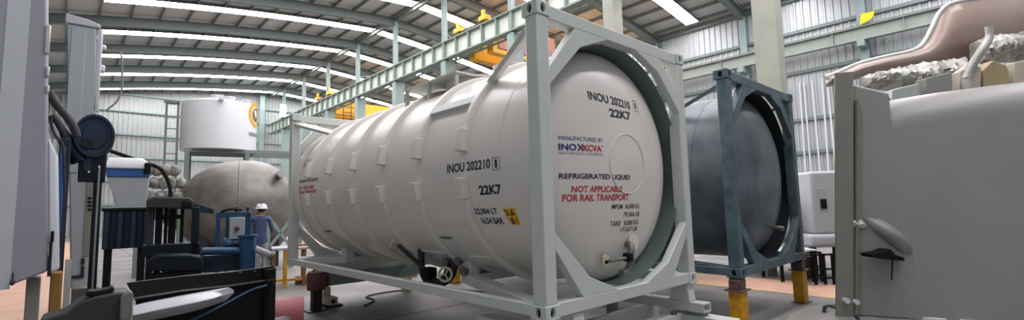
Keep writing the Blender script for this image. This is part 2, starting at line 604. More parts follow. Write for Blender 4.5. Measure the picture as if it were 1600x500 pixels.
def lettering(s, box, fn, m, parent, bold=0.02, slant=0.0, name='lettering'):
    """fit the words into box (u0, u1, v0, v1) and lay them on a surface with fn(u, v)"""
    me = text_mesh(s, bold)
    xs = [v.co.x for v in me.vertices]
    ys = [v.co.y for v in me.vertices]
    x0, x1, y0, y1 = min(xs), max(xs), min(ys), max(ys)
    for v in me.vertices:
        a = (v.co.x - x0) / (x1 - x0)
        b = (v.co.y - y0) / (y1 - y0)
        v.co = fn(box[0] + (box[1] - box[0]) * a, box[2] + (box[3] - box[2]) * b + slant * a)
    me.materials.clear()
    me.materials.append(M[m])
    o = bpy.data.objects.new(name, me)
    COL.objects.link(o)
    o.parent = parent
    return o

def casting_mesh(mb, cx, cy, cz, sx, sy):
    """corner casting with oval holes on its two outer faces; sx, sy = outward sides (-1/1)"""
    w, l, h = 0.162, 0.178, 0.118
    x0, x1 = (cx, cx + w) if sx < 0 else (cx - w, cx)
    y0, y1 = (cy, cy + l) if sy < 0 else (cy - l, cy)
    z0, z1 = cz, cz + h
    P = lambda a, b, c: Vector((a, b, c))
    def face(o, du, dv, inward, hole):
        o, du, dv = Vector(o), Vector(du), Vector(dv)
        if not hole:
            mb.poly([o, o + du, o + du + dv, o + dv]); return
        n = 16
        c = o + du * 0.5 + dv * 0.5
        rw, rh = 0.027, 0.041
        un, vn = du.normalized(), dv.normalized()
        loop = [c + un * (math.cos(2 * PI * i / n + PI / 4) * rw) + vn * (math.sin(2 * PI * i / n + PI / 4) * rh) for i in range(n)]
        cor = [o + du + dv, o + dv, o, o + du]
        for q in range(4):
            pts = [loop[(q * 4 + i) % n] for i in range(5)]
            for i in range(4):
                mid = cor[q] if i < 2 else cor[(q + 1) % 4]
                mb.poly([mid, pts[i], pts[i + 1]])
            mb.poly([cor[q], pts[2], cor[(q + 1) % 4]])
        inn = [p + Vector(inward) * 0.05 for p in loop]
        for i in range(n):
            mb.poly([loop[i], loop[(i + 1) % n], inn[(i + 1) % n], inn[i]])
        mb.poly(inn)
    face((x0, y0, z0), (w, 0, 0), (0, 0, h), (0, 1, 0), sy < 0)
    face((x0, y1, z0), (w, 0, 0), (0, 0, h), (0, -1, 0), sy > 0)
    face((x0, y0, z0), (0, l, 0), (0, 0, h), (1, 0, 0), sx < 0)
    face((x1, y0, z0), (0, l, 0), (0, 0, h), (-1, 0, 0), sx > 0)
    face((x0, y0, z0), (w, 0, 0), (0, l, 0), (0, 0, 1), False)
    face((x0, y0, z1), (w, 0, 0), (0, l, 0), (0, 0, -1), False)
    bmesh.ops.remove_doubles(mb.bm, verts=mb.bm.verts, dist=1e-5)
    return (Vector((x0 if sx < 0 else x1, (y0 + y1) / 2, (z0 + z1) / 2)), Vector(((x0 + x1) / 2, y0 if sy < 0 else y1, (z0 + z1) / 2)))

def container(loc, label, shell_m, frame_m, collar_m, light):
    root = empty('tank_container', loc, 0, label, 'tank container')
    # shell
    prof = []
    for i in range(15):
        a = i / 14 * PI / 2
        prof.append((TR * math.sin(a), YF - HD * math.cos(a)))
    prof.append((TR, YF + 0.02)); prof.append((TR, YB - 0.02))
    for i in range(14, -1, -1):
        a = i / 14 * PI / 2
        prof.append((TR * math.sin(a), YB + HD * math.cos(a)))
    m = MB(); m.lathe(prof, (CX, 0, CZ), 'y', 96)
    shell = m.build('tank_shell', shell_m, root, sharp=60)
    for y in (0.57, 5.49):
        m = MB(); m.lathe([(TR - 0.005, y - 0.008), (TR + 0.004, y - 0.004), (TR + 0.004, y + 0.004), (TR - 0.005, y + 0.008)], (CX, 0, CZ), 'y', 96, closed=True)
        m.build('weld_seam', shell_m, shell)
    # corner posts and castings
    for ix, x in ((-1, 0), (1, W_)):
        for iy, y in ((-1, 0), (1, L_)):
            xx = (x + 0.008, x + 0.15) if ix < 0 else (x - 0.15, x - 0.008)
            yy = (y + 0.01, y + 0.15) if iy < 0 else (y - 0.15, y - 0.01)
            m = MB(); m.box(xx[0], xx[1], yy[0], yy[1], 0.117, H_ - 0.117)
            m.build('corner_post', frame_m, root, bevel=0.012)
            for z in (0, H_ - 0.118):
                m = MB()
                casting_mesh(m, x, y, z, ix, iy)
                cs = m.build('corner_casting', frame_m, root, bevel=0.006)
                for hp, ax in ((Vector((x, y + (0.089 if iy < 0 else -0.089), z + 0.059)), 'x'), (Vector((x + (0.081 if ix < 0 else -0.081), y, z + 0.059)), 'y')):
                    h = MB()
                    n = 16
                    s = -1 if (ix if ax == 'x' else iy) > 0 else 1
                    ring = []
                    for k in range(n):
                        u, v = math.cos(2 * PI * k / n) * 0.026, math.sin(2 * PI * k / n) * 0.040
                        ring.append(hp + (Vector((0.03 * s, u, v)) if ax == 'x' else Vector((u, 0.03 * s, v))))
                    off = Vector((0.01 * s, 0, 0)) if ax == 'x' else Vector((0, 0.01 * s, 0))
                    h.loft([ring, [p + off for p in ring]])
                    h.build('locking_hole', 'hole', cs)
    for y0, y1, s in ((0.012, 0.13, 1), (L_ - 0.13, L_ - 0.012, -1)):
        m = MB(); m.box(0.15, W_ - 0.15, y0, y1, H_ - 0.135, H_ - 0.012); m.build('top_beam', frame_m, root, bevel=0.008)
        m = MB(); m.box(0.15, W_ - 0.15, y0, y1, 0.012, 0.125); m.build('bottom_beam', frame_m, root, bevel=0.008)
        for sx in (0, 1):
            fx = (lambda a: a) if sx == 0 else (lambda a: W_ - a)
            dy = (y0 + 0.0, y0 + 0.085) if s > 0 else (y1 - 0.085, y1)
            m = MB(); m.prism([(fx(0.145), 2.04), (fx(0.145), 1.89), (fx(0.57), 2.30), (fx(0.98), H_ - 0.133), (fx(0.50), H_ - 0.133)], dy)
            m.build('corner_brace', frame_m, root, bevel=0.006)
            m = MB(); m.prism([(fx(0.145), 0.68), (fx(0.145), 0.54), (fx(0.47), 0.123), (fx(0.98), 0.123), (fx(0.57), 0.28)], dy)
            m.build('corner_brace', frame_m, root, bevel=0.006)
        # skirt that joins the tank to the end frame
        ya, yb = (0.14, 0.44) if s > 0 else (L_ - 0.14, L_ - 0.44)
        m = MB(); m.lathe([(TR + 0.004, ya), (TR + 0.016, ya), (TR + 0.016, yb), (TR + 0.004, yb)], (CX, 0, CZ), 'y', 96, closed=True)
        sk_ = m.build('skirt_ring', shell_m, root)
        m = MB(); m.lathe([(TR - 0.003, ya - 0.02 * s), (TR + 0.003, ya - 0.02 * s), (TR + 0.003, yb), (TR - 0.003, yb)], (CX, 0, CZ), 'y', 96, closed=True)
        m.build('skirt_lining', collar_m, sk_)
    # bottom side rails, saddle legs and diagonals
    for sx in (0, 1):
        fx = (lambda a: a) if sx == 0 else (lambda a: W_ - a)
        m = MB(); m.box(min(fx(0.02), fx(0.10)), max(fx(0.02), fx(0.10)), 0.178, L_ - 0.178, 0.02, 0.115)
        m.build('side_rail', frame_m, root, bevel=0.008)
        for y, s in ((1.75, 1), (L_ - 1.05, -1)):
            m = MB(); m.box(min(fx(0.55), fx(0.68)), max(fx(0.55), fx(0.68)), y - 0.09, y + 0.09, 0.06, 0.36)
            m.build('saddle_leg', frame_m, root, bevel=0.006)
            ye = 0.16 if s > 0 else L_ - 0.16
            m = MB(); m.bar((fx(0.12), ye, 0.07), (fx(0.6), y, 0.11), 0.14, 0.10); m.build('diagonal_brace', frame_m, root, bevel=0.006)
            yr = 1.08 if s > 0 else 5.18
            a0 = math.radians(48)
            tp = (fx(CX - (TR + 0.02) * math.cos(a0)), yr, CZ + (TR + 0.02) * math.sin(a0))
            m = MB(); m.bar((fx(0.08), 0.12 if s > 0 else L_ - 0.12, H_ - 0.17), tp, 0.05, 0.11, up=(1, 0, 0.4)); m.build('top_brace', frame_m, root, bevel=0.005)
    for y in (1.75, L_ - 1.05):
        m = MB(); m.box(0.62, W_ - 0.62, y - 0.07, y + 0.07, 0.06, 0.15); m.build('cross_member', frame_m, root, bevel=0.006)
        m = MB(); m.lathe([(TR + 0.0, y - 0.13), (TR + 0.035, y - 0.13), (TR + 0.035, y + 0.13), (TR + 0.0, y + 0.13)], (CX, 0, CZ), 'y', 96, closed=True)
        for v in [v for v in m.bm.verts if v.co.z > 0.62]:
            m.bm.verts.remove(v)
        m.build('saddle_plate', frame_m, root)
    if not light:
        m = MB(); m.cyl((1.5, 0.25, 0.55), (1.5, -0.02, 0.52), 0.035, seg=12); m.build('drain_stub', 'dullsteel', root)
        return root
    # stiffening rings with blunt ends at mid height
    def ring(a0, a1, y, n=40):
        mm = MB()
        rings = []
        for i in range(n + 1):
            a = math.radians(a0 + (a1 - a0) * i / n)
            r0, r1 = TR - 0.004, TR + 0.055
            hw0, hw1 = 0.05, 0.038
            dx, dz = -math.cos(a), math.sin(a)
            rings.append([(CX + dx * r0, y - hw0, CZ + dz * r0), (CX + dx * r1, y - hw1, CZ + dz * r1), (CX + dx * r1, y + hw1, CZ + dz * r1), (CX + dx * r0, y + hw0, CZ + dz * r0)])
        mm.loft(rings)
        return mm
    for y in (1.08, 1.9, 2.72, 3.53, 4.34, 5.17):
        ring(7, 173, y).build('upper_ring', shell_m, shell, bevel=0.008, sharp=30)
        ring(-6, -174, y).build('lower_ring', shell_m, shell, bevel=0.008, sharp=30)
        for s in (0, 1):
            for a0, a1 in ((6.5, 17), (-5.5, -15)):
                m = MB()
                rr = []
                for i in range(5):
                    a = math.radians(a0 + (a1 - a0) * i / 4)
                    if s: a = PI - a
                    dx, dz = -math.cos(a), math.sin(a)
                    r0, r1 = TR - 0.004, TR + 0.092
                    rr.append([(CX + dx * r0, y - 0.05, CZ + dz * r0), (CX + dx * r1, y - 0.05, CZ + dz * r1), (CX + dx * r1, y + 0.05, CZ + dz * r1), (CX + dx * r0, y + 0.05, CZ + dz * r0)])
                m.loft(rr)
                m.build('ring_end', shell_m, shell, bevel=0.006)
    # manway housing between the two front rings
    a = math.radians(33)
    for aa in (33, 147):
        a = math.radians(aa)
        pp = [Vector((CX - math.cos(a) * (TR + h), y, CZ + math.sin(a) * (TR + h))) for y in (1.08, 1.9) for h in (0.0,)]
        m = MB(); m.bar(pp[0] + Vector((0, 0, 0.03)), pp[1] + Vector((0, 0, 0.03)), 0.10, 0.07, up=(-math.cos(a), 0, math.sin(a)))
        m.build('spill_box_wall', frame_m, shell, bevel=0.005)
    m = MB(); m.lathe([(0.36, 0), (0.36, 0.10), (0.40, 0.11), (0.40, 0.135), (0.3, 0.16), (0.0, 0.175)], (CX - 0.08, 2.3, CZ + TR - 0.05), 'z', 40)
    m.build('manhole_cover', 'tank', shell)
    m = MB(); m.lathe([(0.2, 0), (0.2, 0.12), (0.24, 0.13), (0.24, 0.15), (0.0, 0.17)], (CX - 0.1, 1.5, CZ + TR - 0.05), 'z', 32)
    m.build('manhole_cover', 'tank', shell)
    m = MB()
    m.box(CX - 0.62, CX - 0.2, 1.95, 3.2, CZ + TR + 0.05, CZ + TR + 0.075)
    for y in (2.0, 2.6, 3.15):
        m.box(CX - 0.60, CX - 0.55, y - 0.02, y + 0.02, CZ + 0.96, CZ + TR + 0.05)
    m.build('walkway_plate', frame_m, shell, bevel=0.004)
    # lower saddle reinforcement
    def pad(y0, y1, a0, a1):
        mm = MB(); rr = []
        for i in range(9):
            a = math.radians(a0 + (a1 - a0) * i / 8)
            dx, dz = -math.cos(a), math.sin(a)
            rr.append([(CX + dx * r, y, CZ + dz * r) for r, y in ((TR - 0.003, y0), (TR + 0.012, y0), (TR + 0.012, y1), (TR - 0.003, y1))])
        mm.loft(rr); return mm
    pad(1.14, 1.84, -26, -29).build('pad_plate', shell_m, shell)
    pad(1.2, 2.4, -52, -62).build('pad_plate', shell_m, shell)
    # side writing
    S = lambda y, z: side_pt(y, z, 0.003)
    T = lambda s, b, mm='blacktxt', **k: lettering(s, b, S, mm, shell, **k)
    T('INOU 202210', (1.36, 0.688, -0.055, 0.033))
    T('1', (0.622, 0.592, -0.054, 0.018))
    T('22K7', (0.885, 0.571, -0.291, -0.203), bold=0.03)
    T('22,004 LT', (1.034, 0.706, -0.478, -0.414))
    T('16.54 BAR', (0.985, 0.671, -0.562, -0.50))
    def outline(fn, u0, u1, v0, v1, t, name):
        mm = MB()
        for a, b, c, d in ((u0, u1, v0, v0 + t), (u0, u1, v1 - t, v1)):
            mm.poly([fn(a, c), fn(b, c), fn(b, d), fn(a, d)])
        tt = t if u1 > u0 else -t
        for a, b in ((u0, u0 + tt), (u1 - tt, u1)):
            mm.poly([fn(a, v0), fn(b, v0), fn(b, v1), fn(a, v1)])
        mm.build(name, 'blacktxt', shell)
    outline(S, 0.657, 0.556, -0.074, 0.038, 0.005, 'lettering_box')
    mm = MB()
    sk = lambda u, v: side_pt(u - (v + 0.42) * -0.2 + 0.0, v, 0.002)
    cols = 4
    for i in range(4):
        v0, v1 = -0.568 + 0.15 * i / 4, -0.568 + 0.15 * (i + 1) / 4
        mm.poly([sk(0.622, v0), sk(0.465, v0), sk(0.465, v1), sk(0.622, v1)])
    mm.build('pressure_plate', 'yellowlab', shell)
    sk2 = lambda u, v: side_pt(u - (v + 0.42) * -0.2, v, 0.005)
    lettering('2,6', (0.605, 0.49, -0.49, -0.43), sk2, 'blacktxt', shell)
    lettering('8', (0.585, 0.54, -0.557, -0.503), sk2, 'blacktxt', shell)
    lettering('1', (0.512, 0.50, -0.55, -0.503), sk2, 'redtxt', shell)
    T('REFRIGERATED LIQUID', (5.79, 4.81, 0.065, 0.12))
    T('NOT APPLICABLE', (5.65, 4.965, -0.042, 0.012), 'redtxt')
    T('FOR RAIL TRANSPORT', (5.76, 4.87, -0.112, -0.06), 'redtxt')
    T('MANUFACTURED BY', (5.80, 5.34, 0.43, 0.46), 'bluetxt', bold=0.0)
    T('INO', (5.82, 5.62, 0.335, 0.405), 'bluetxt')
    T('X', (5.62, 5.54, 0.335, 0.405), 'redtxt')
    T('CVA', (5.54, 5.34, 0.335, 0.405), 'redtxt')
    # writing on the dished end
    Dh = lambda x, z: dish_pt(x, z, 0.003)
    E_ = lambda s, b, mm='blacktxt', **k: lettering(s, b, Dh, mm, shell, **k)
    E_('INOU 202210', (0.775, 1.40, 1.868, 1.955), slant=-0.03)
    E_('1', (1.508, 1.532, 1.865, 1.93))
    outline(Dh, 1.475, 1.565, 1.835, 1.955, 0.005, 'lettering_box')
    E_('22K7', (1.02, 1.37, 1.723, 1.808), bold=0.03)
    E_('MANUFACTURED BY', (0.381, 0.872, 1.464, 1.501), 'bluetxt', bold=0.0)
    E_('INO', (0.373, 0.552, 1.373, 1.433), 'bluetxt', bold=0.03)
    E_('X', (0.555, 0.64, 1.373, 1.433), 'bluetxt', bold=0.03)
    lettering('X', (0.60, 0.685, 1.373, 1.433), lambda x, z: dish_pt(x, z, 0.0045), 'redtxt', shell, bold=0.03)
    E_('CVA', (0.68, 0.848, 1.373, 1.433), 'redtxt', bold=0.03)
    outline(Dh, 0.856, 0.870, 1.421, 1.435, 0.003, 'lettering_mark')
    E_('HISTORICALLY FUTURISTIC', (0.373, 0.862, 1.338, 1.359), 'greytxt', bold=0.0)
    E_('REFRIGERATED LIQUID', (0.369, 1.255, 1.116, 1.171))
    E_('NOT APPLICABLE', (0.496, 1.130, 1.005, 1.062), 'redtxt')
    E_('FOR RAIL TRANSPORT', (0.41, 1.241, 0.927, 0.988), 'redtxt')
    E_('MPGM  36,000 KG', (0.988, 1.441, 0.840, 0.892), bold=0.008)
    E_('79,366 LB', (1.172, 1.455, 0.763, 0.815), bold=0.008)
    E_('TARE   8,000 KG', (0.983, 1.452, 0.680, 0.734), bold=0.008)
    E_('17,637 LB', (1.158, 1.444, 0.620, 0.670), bold=0.008)
    # outline of the weld blend on the dish
    mm = MB(); pts = [Dh(1.24 + 0.29 * math.cos(t), 1.28 + 0.29 * math.sin(t)) for t in [2 * PI * i / 40 for i in range(41)]]
    mm.tube(pts, 0.0035, 6); mm.build('blend_ring', shell_m, shell)
    # end valve
    yv = 0.06
    m = MB()
    m.tube([dish_pt(1.30, 0.50, -0.03), (1.30, yv + 0.03, 0.50), (1.28, yv, 0.46), (1.25, yv, 0.41), (1.265, yv, 0.35), (1.265, yv + 0.02, 0.29), (1.23, yv + 0.03, 0.25), (1.17, yv + 0.03, 0.24), (1.135, yv + 0.03, 0.24)], 0.036, 14, 1)
    vp = m.build('outlet_pipe', 'dullsteel', root)
    m = MB(); m.lathe([(0.0, 0), (0.08, 0), (0.08, 0.015), (0.0, 0.018)], (1.365, 0.085, 0.515), 'y', 24); m.build('blind_flange', 'tank', vp)
    m = MB(); m.box(1.18, 1.25, yv - 0.04, yv + 0.04, 0.345, 0.425); m.build('valve_body', 'black', vp, bevel=0.012)
    m = MB(); m.cyl((1.19, yv, 0.38), (1.0, yv + 0.06, 0.365), 0.016, seg=12); m.build('valve_stem', 'dullsteel', vp)
    m = MB(); m.prism([(0.91, 0.41), (0.96, 0.43), (1.02, 0.41), (1.01, 0.33), (0.96, 0.30), (0.91, 0.33)], (yv + 0.07, yv + 0.085)); m.build('bracket_plate', 'cream', vp, bevel=0.004)
    m = MB(); m.lathe([(0.0, 0), (0.016, 0), (0.016, 0.02), (0, 0.02)], (0.955, yv + 0.05, 0.36), 'y', 12); m.build('bolt', 'black', vp)
    # valve group under the belly
    m = MB()
    m.tube([(0.55, 2.62, 0.33), (0.5, 2.52, 0.16), (0.46, 2.45, 0.05), (0.46, 2.36, -0.06), (0.5, 2.22, -0.09), (0.56, 2.12, -0.02), (0.62, 2.1, 0.12), (0.72, 2.1, 0.28)], 0.04, 12, 1)
    bv = m.build('belly_pipe', 'valve', root)
    bv.location = (-0.04, 0, 0.1)
    m = MB(); m.tube([(0.5, 2.35, -0.03), (0.52, 2.12, -0.08), (0.56, 1.98, 0.0), (0.6, 1.95, 0.18), (0.72, 1.95, 0.3)], 0.042, 12, 1); m.build('belly_pipe', 'valve', bv)
    m = MB(); m.box(0.42, 0.56, 2.26, 2.42, -0.03, 0.1); m.build('valve_body', 'black', bv, bevel=0.02)
    m = MB(); m.tube([(0.47, 2.36, 0.06), (0.42, 2.7, 0.24), (0.38, 2.86, 0.34)], 0.026, 10); m.build('valve_stem', 'valve', bv)
    def handwheel(c, r, d):
        c, d = Vector(c), Vector(d).normalized()
        s = d.cross(Vector((0, 0, 1))).normalized(); t = s.cross(d)
        mm = MB(); rings = []
        for i in range(20):
            a = 2 * PI * i / 20
            e = s * math.cos(a) + t * math.sin(a)
            rings.append([c + e * (r + 0.015 * math.cos(b)) + d * 0.015 * math.sin(b) for b in [2 * PI * j / 8 for j in range(8)]])
        mm.loft(rings, closed=True)
        for a in (0, 2.1, 4.2):
            mm.cyl(c, c + (s * math.cos(a) + t * math.sin(a)) * r, 0.009, seg=6)
        mm.build('handwheel', 'cream', bv)
    handwheel((0.36, 2.9, 0.36), 0.085, (0.3, -0.9, -0.5))
    handwheel((0.42, 1.9, 0.06), 0.075, (-0.8, -0.6, 0.1))
    m = MB(); m.tube([(0.44, 1.9, 0.06), (0.56, 2.0, 0.1)], 0.018, 8); m.build('valve_stem', 'valve', bv)
    m = MB(); m.box(0.52, 0.8, 1.95, 2.75, 0.27, 0.31); m.build('valve_shelf', 'frame', bv, bevel=0.005)
    for k, (y, z) in enumerate(((2.05, 0.18), (1.82, 0.2), (1.72, 0.1))):
        m = MB(); m.lathe([(0.0, 0), (0.05, 0), (0.05, 0.03), (0.03, 0.04), (0.03, 0.1), (0.055, 0.11), (0.055, 0.14), (0, 0.14)], (0.52, y, z), 'x', 16); m.build('pipe_flange', 'dullsteel', bv)
    m = MB(); m.tube([(0.66, 1.75, 0.32), (0.6, 1.78, 0.2), (0.6, 2.0, 0.18)], 0.03, 10, 1); m.build('belly_pipe', 'dullsteel', bv)
    return root

container((0, 0, B), 'white tank container in a pale green-grey frame with black and red lettering', 'tank', 'frame', 'collar', True)
container((3.227, -0.158, B - 0.04), 'dark blue-grey primed tank container standing on yellow posts', 'darktank', 'darkframe', 'darkcollar', False)
# ------------------------------------------------------------------ supports under the containers
def yellow_stand(x, y, label):
    r = empty('support_stand', (x, y, 0), 0, label, 'stand', 'yellow stands under the dark container')
    zt = B - 0.04
    m = MB(); m.box(-0.13, 0.13, -0.11, 0.11, 0, 0.012); m.build('base_plate', 'rust', r)
    m = MB(); m.box(-0.095, 0.095, -0.075, 0.075, 0.012, zt - 0.155); m.build('column', 'stand', r, bevel=0.006)
    m = MB(); m.box(-0.13, 0.13, -0.11, 0.11, zt - 0.155, zt - 0.14); m.build('top_plate', 'rust', r)
    m = MB(); m.prism([(-0.09, zt - 0.14), (0.07, zt - 0.14), (0.07, zt), (-0.06, zt), (-0.09, zt - 0.03)], (-0.075, 0.07)); m.build('chock', 'rust', r, bevel=0.01)
    m = MB(); m.box(0.07, 0.12, -0.06, 0.06, zt - 0.125, zt - 0.02); m.build('clamp', 'dullsteel', r, bevel=0.015)
    return r
cx0, cx1, cy0, cy1 = 3.227 + 0.085, 3.227 + W_ - 0.085, -0.158 + 0.09, -0.158 + L_ - 0.09
yellow_stand(cx0, cy0, 'yellow steel stand under the near left corner of the dark container')
yellow_stand(cx1, cy0, 'yellow steel stand under the near right corner of the dark container')
yellow_stand(cx0, cy1, 'yellow steel stand under the rear left corner of the dark container')
yellow_stand(cx1, cy1, 'yellow steel stand under the rear right corner of the dark container')

# front trestle of the white container
t = empty('support_trestle', (1.3, 0.2, 0), 0, 'pale grey-green steel trestle under the front of the white container', 'trestle')
m = MB(); m.box(-1.05, 1.24, -0.08, 0.06, 0.24, 0.36); m.build('cross_beam', 'frame', t, bevel=0.008)
m = MB(); m.box(-1.05, 1.24, 0.35, 0.42, 0.2, 0.40); m.build('cross_beam', 'frame', t, bevel=0.008)
for x in (-0.85, 1.05):
    for y in (-0.01, 0.9):
        m = MB(); m.box(x - 0.06, x + 0.06, y - 0.05, y + 0.05, 0, 0.40 if y > 0.5 else 0.24); m.build('leg', 'girder', t, bevel=0.006)
def square_tube(mb, x0, x1, y0, y1, z0, z1, wl=0.012):
    def ring(a, y):
        return [(x0 + a, y, z0 + a), (x1 - a, y, z0 + a), (x1 - a, y, z1 - a), (x0 + a, y, z1 - a)]
    mb.loft([ring(0, y0), ring(0, y1), ring(wl, y1), ring(wl, y0)], closed=True)
    return mb
for x0, x1 in ((0.97, 1.13), (-0.95, -0.79)):
    m = MB(); square_tube(m, x0, x1, -0.34, 1.1, 0.395, 0.488); m.build('runner_tube', 'frame', t)
    m = MB(); m.prism([(-0.18, 0.488), (0.06, 0.488), (0.03, B - 0.001), (-0.16, B - 0.001)], (x0 + 0.01, x1 - 0.01), 'yz'); m.build('bearing_block', 'frame', t, bevel=0.008)
    g = MB(); n = 10
    pts = [(-0.34, 0.392), (-0.06, 0.392), (-0.08, 0.25), (-0.22, 0.25)]
    g.prism(pts, (x1 - 0.012, x1), 'yz'); g.build('gusset', 'frame', t)
    m = MB(); m.lathe([(0.0, 0), (0.04, 0), (0.04, 0.006), (0, 0.006)], (x1, -0.18, 0.32), 'x', 16); m.build('gusset_hole', 'hole', t)
m = MB(); m.box(-0.92, -0.74, -0.02, 0.14, 0.488, 0.691); m.build('bearing_block', 'frame', t, bevel=0.008)
m = MB(); m.box(1.0, 1.2, -0.62, -0.08, 0.24, 0.345); m.build('stub_beam', 'frame', t, bevel=0.008)
m = MB(); m.lathe([(0.0, 0), (0.035, 0), (0.03, 0.03), (0.015, 0.045), (0, 0.05)], (0.86, -0.05, 0.36), 'z', 10); m.build('weld_lump', 'rust', t)

# rear cross beam with its drive and foot
t = empty('support_trestle', (1.3, 5.75, 0), 0, 'grey-green box beam trestle under the rear of the white container', 'trestle')
m = MB(); m.box(-0.95, 1.1, -0.07, 0.09, 0.30, 0.51); m.build('box_beam', 'girder', t, bevel=0.01)
m = MB(); m.box(-0.9, 1.05, -0.02, 0.04, 0.51, B); m.build('bearing_bar', 'frame', t)
m = MB(); m.box(-0.86, -0.70, -0.42, -0.02, 0.03, 0.16); ft = m.build('foot', 'cream', t, bevel=0.015)
m = MB(); m.lathe([(0.0, 0), (0.035, 0), (0.035, 0.01), (0.0, 0.01)], (-0.78, -0.43, 0.095), 'y', 18); m.build('bolt_hole', 'hole', ft)
m = MB(); m.box(-0.84, -0.72, -0.16, 0.02, 0.16, 0.30); m.build('pedestal', 'cream', t, bevel=0.01)
m = MB(); m.box(-0.88, -0.62, -0.42, 0.06, 0.0, 0.03); m.build('base_plate', 'black', t)
m = MB(); m.box(0.75, 0.9, -0.06, 0.08, 0.0, 0.30); m.build('pedestal', 'cream', t, bevel=0.01)
t = empty('jack_stand', (0.22, 5.28, 0), 0, 'dark post with a maroon gearbox head beside the rear corner of the white container', 'jack')
m = MB(); m.box(-0.075, 0.075, -0.06, 0.06, 0.0, 0.34); m.build('post', 'valve', t, bevel=0.012)
m = MB(); m.box(-0.16, 0.16, -0.13, 0.13, 0, 0.02); m.build('base_plate', 'valve', t)
m = MB(); m.lathe([(0.0, 0.33), (0.13, 0.33), (0.145, 0.35), (0.145, 0.58), (0.13, 0.605), (0.0, 0.61)], (0, 0, 0), 'z', 28); m.build('gearbox', 'red', t)
m = MB(); m.lathe([(0.0, 0), (0.10, 0), (0.12, 0.02), (0.12, 0.06), (0.0, 0.07)], (0.13, 0.04, 0.47), 'x', 24); m.build('flange', 'red', t)
m = MB(); m.tube([(-0.09, 0.0, 0.61), (-0.05, -0.03, 0.645), (0.03, -0.02, 0.65), (0.09, 0.02, 0.61)], 0.012, 8, 1); m.build('lifting_eye', 'black', t)
m = MB(); m.box(-0.10, 0.12, -0.05, 0.08, 0.605, 0.625); m.build('cover_plate', 'tank', t)

# floor cables
def cable(pts, r, mt, label):
    m = MB(); m.tube([(a, b, r + 0.002) for a, b in pts], r, 6, 2)
    o = m.build('cable', mt); tag(o, label, 'cable'); return o
cable([(0.9, 5.0), (1.3, 5.3), (1.2, 5.8), (2.0, 5.9), (2.8, 5.4), (3.0, 4.2)], 0.012, 'black', 'thin black cable curling over the floor under the white tank')
cable([(-0.9, 6.2), (-0.3, 6.0), (0.0, 5.55), (0.05, 5.9), (-0.2, 7.6)], 0.014, 'black', 'black cable on the floor beside the maroon gearbox jack')

# timber blocks seen under the white tank
for x, y in ((2.96, 7.65), (3.22, 7.4)):
    m = MB(); m.box(-0.09, 0.09, -0.09, 0.09, 0, 0.34)
    thing('timber_block', m, 'wood', 'short brown timber block on the floor behind the white tank', 'block', (x, y, 0), 0.1, 'timber blocks behind the white tank', bevel=0.006)
m = MB(); m.prism([(-0.5, 0.34), (0.6, 0.34), (0.6, 0.52), (-0.3, 0.52), (-0.5, 0.44)], (-0.12, 0.12))
thing('packing_beam', m, 'collar', 'grey-green packing beam lying on the brown timber blocks', 'beam', (3.1, 7.55, 0), 0.0, bevel=0.008)

# ------------------------------------------------------------------ right side: grey clad tank box and the debris over it
S = Stand(1303, 6.35)
r = S.root('clad_housing', 'large grey sheet metal housing at the right with a corner post and dented panel', 'housing')
q = S.q
(px0, pz1) = q(1303, 113); (px1, _) = q(1330, 113)
pb0, pb1 = q(1303, 475)[0], q(1330, 478)[0]
m = MB(); m.loft([[(pb0, 0, 0.0), (pb1, -0.04, 0), (pb1 + 0.25, 0.4, 0), (pb0 + 0.33, 0.4, 0)], [(px0, 0, pz1), (px1, -0.04, pz1), (px1 + 0.25, 0.4, pz1), (px0 + 0.33, 0.4, pz1)]])
m.build('corner_post', 'greypost', r, bevel=0.015)
# wide panel: rounded top, coming slightly nearer towards the right
def panel_ring(px, top, dep, rad=0.42):
    x, zt = q(px, top, dep)
    xb = q(px, 478, dep)[0]
    ring = [(xb, dep, 0.06)]
    for i in range(9):
        a = PI / 2 * i / 8
        zz = zt - rad + rad * math.sin(a)
        ring.append((xb + (x - xb) * zz / zt, dep + rad * (1 - math.cos(a)), zz))
    ring += [(x + 0.4, dep + 0.48, zt), (xb + 0.4, dep + 0.48, 0.06)]
    return ring
m = MB()
m.loft([panel_ring(a, b, c) for a, b, c in ()] + [panel_ring(1331, 130, 0.02, 0.05), panel_ring(1362, 137, -0.06, 0.05), panel_ring(1389, 143, -0.15, 0.06)] + [panel_ring(a, b, c) for a, b, c in ((1393, 155, -0.165), (1420, 147, -0.24), (1500, 134, -0.46), (1600, 121, -0.72), (1680, 112, -0.9))])
m.build('side_panel', 'greyship', r, sharp=50)
# leaf shaped dent with the opening and handle
m = MB()
leaf = [(1363, 340), (1385, 343), (1405, 358), (1420, 376), (1428, 395), (1424, 405), (1412, 402), (1398, 388), (1382, 368)]
lf = S.qs(leaf, -0.2)
cx_, cz_ = sum(a for a, b in lf) / len(lf), sum(b for a, b in lf) / len(lf)
fr = [(a, -0.10 - 0.055 * i / 8, b) for i, (a, b) in enumerate(lf)]
cen = m.bm.verts.new((cx_, -0.34, cz_))
vv = [m.bm.verts.new((a, -0.07 - (a - lf[0][0]) * 0.32, b)) for a, b in lf]
bk = [m.bm.verts.new((a, 0.25, b)) for a, b in lf]
for i in range(len(vv)):
    j = (i + 1) % len(vv)
    m.bm.faces.new((vv[i], vv[j], cen)); m.bm.faces.new((vv[i], vv[j], bk[j], bk[i]))
m.bm.faces.new(bk)
d = m.build('bulge', 'greyship', r, sharp=80)
m = MB(); hp = [(1359, 397), (1378, 394), (1390, 389), (1397, 398), (1410, 402), (1412, 408), (1396, 406), (1376, 404), (1361, 402)]
m.prism([q(a, b, -0.27) for a, b in hp], (-0.29, -0.10)); m.build('torn_slot', 'black', r, bevel=0.004)
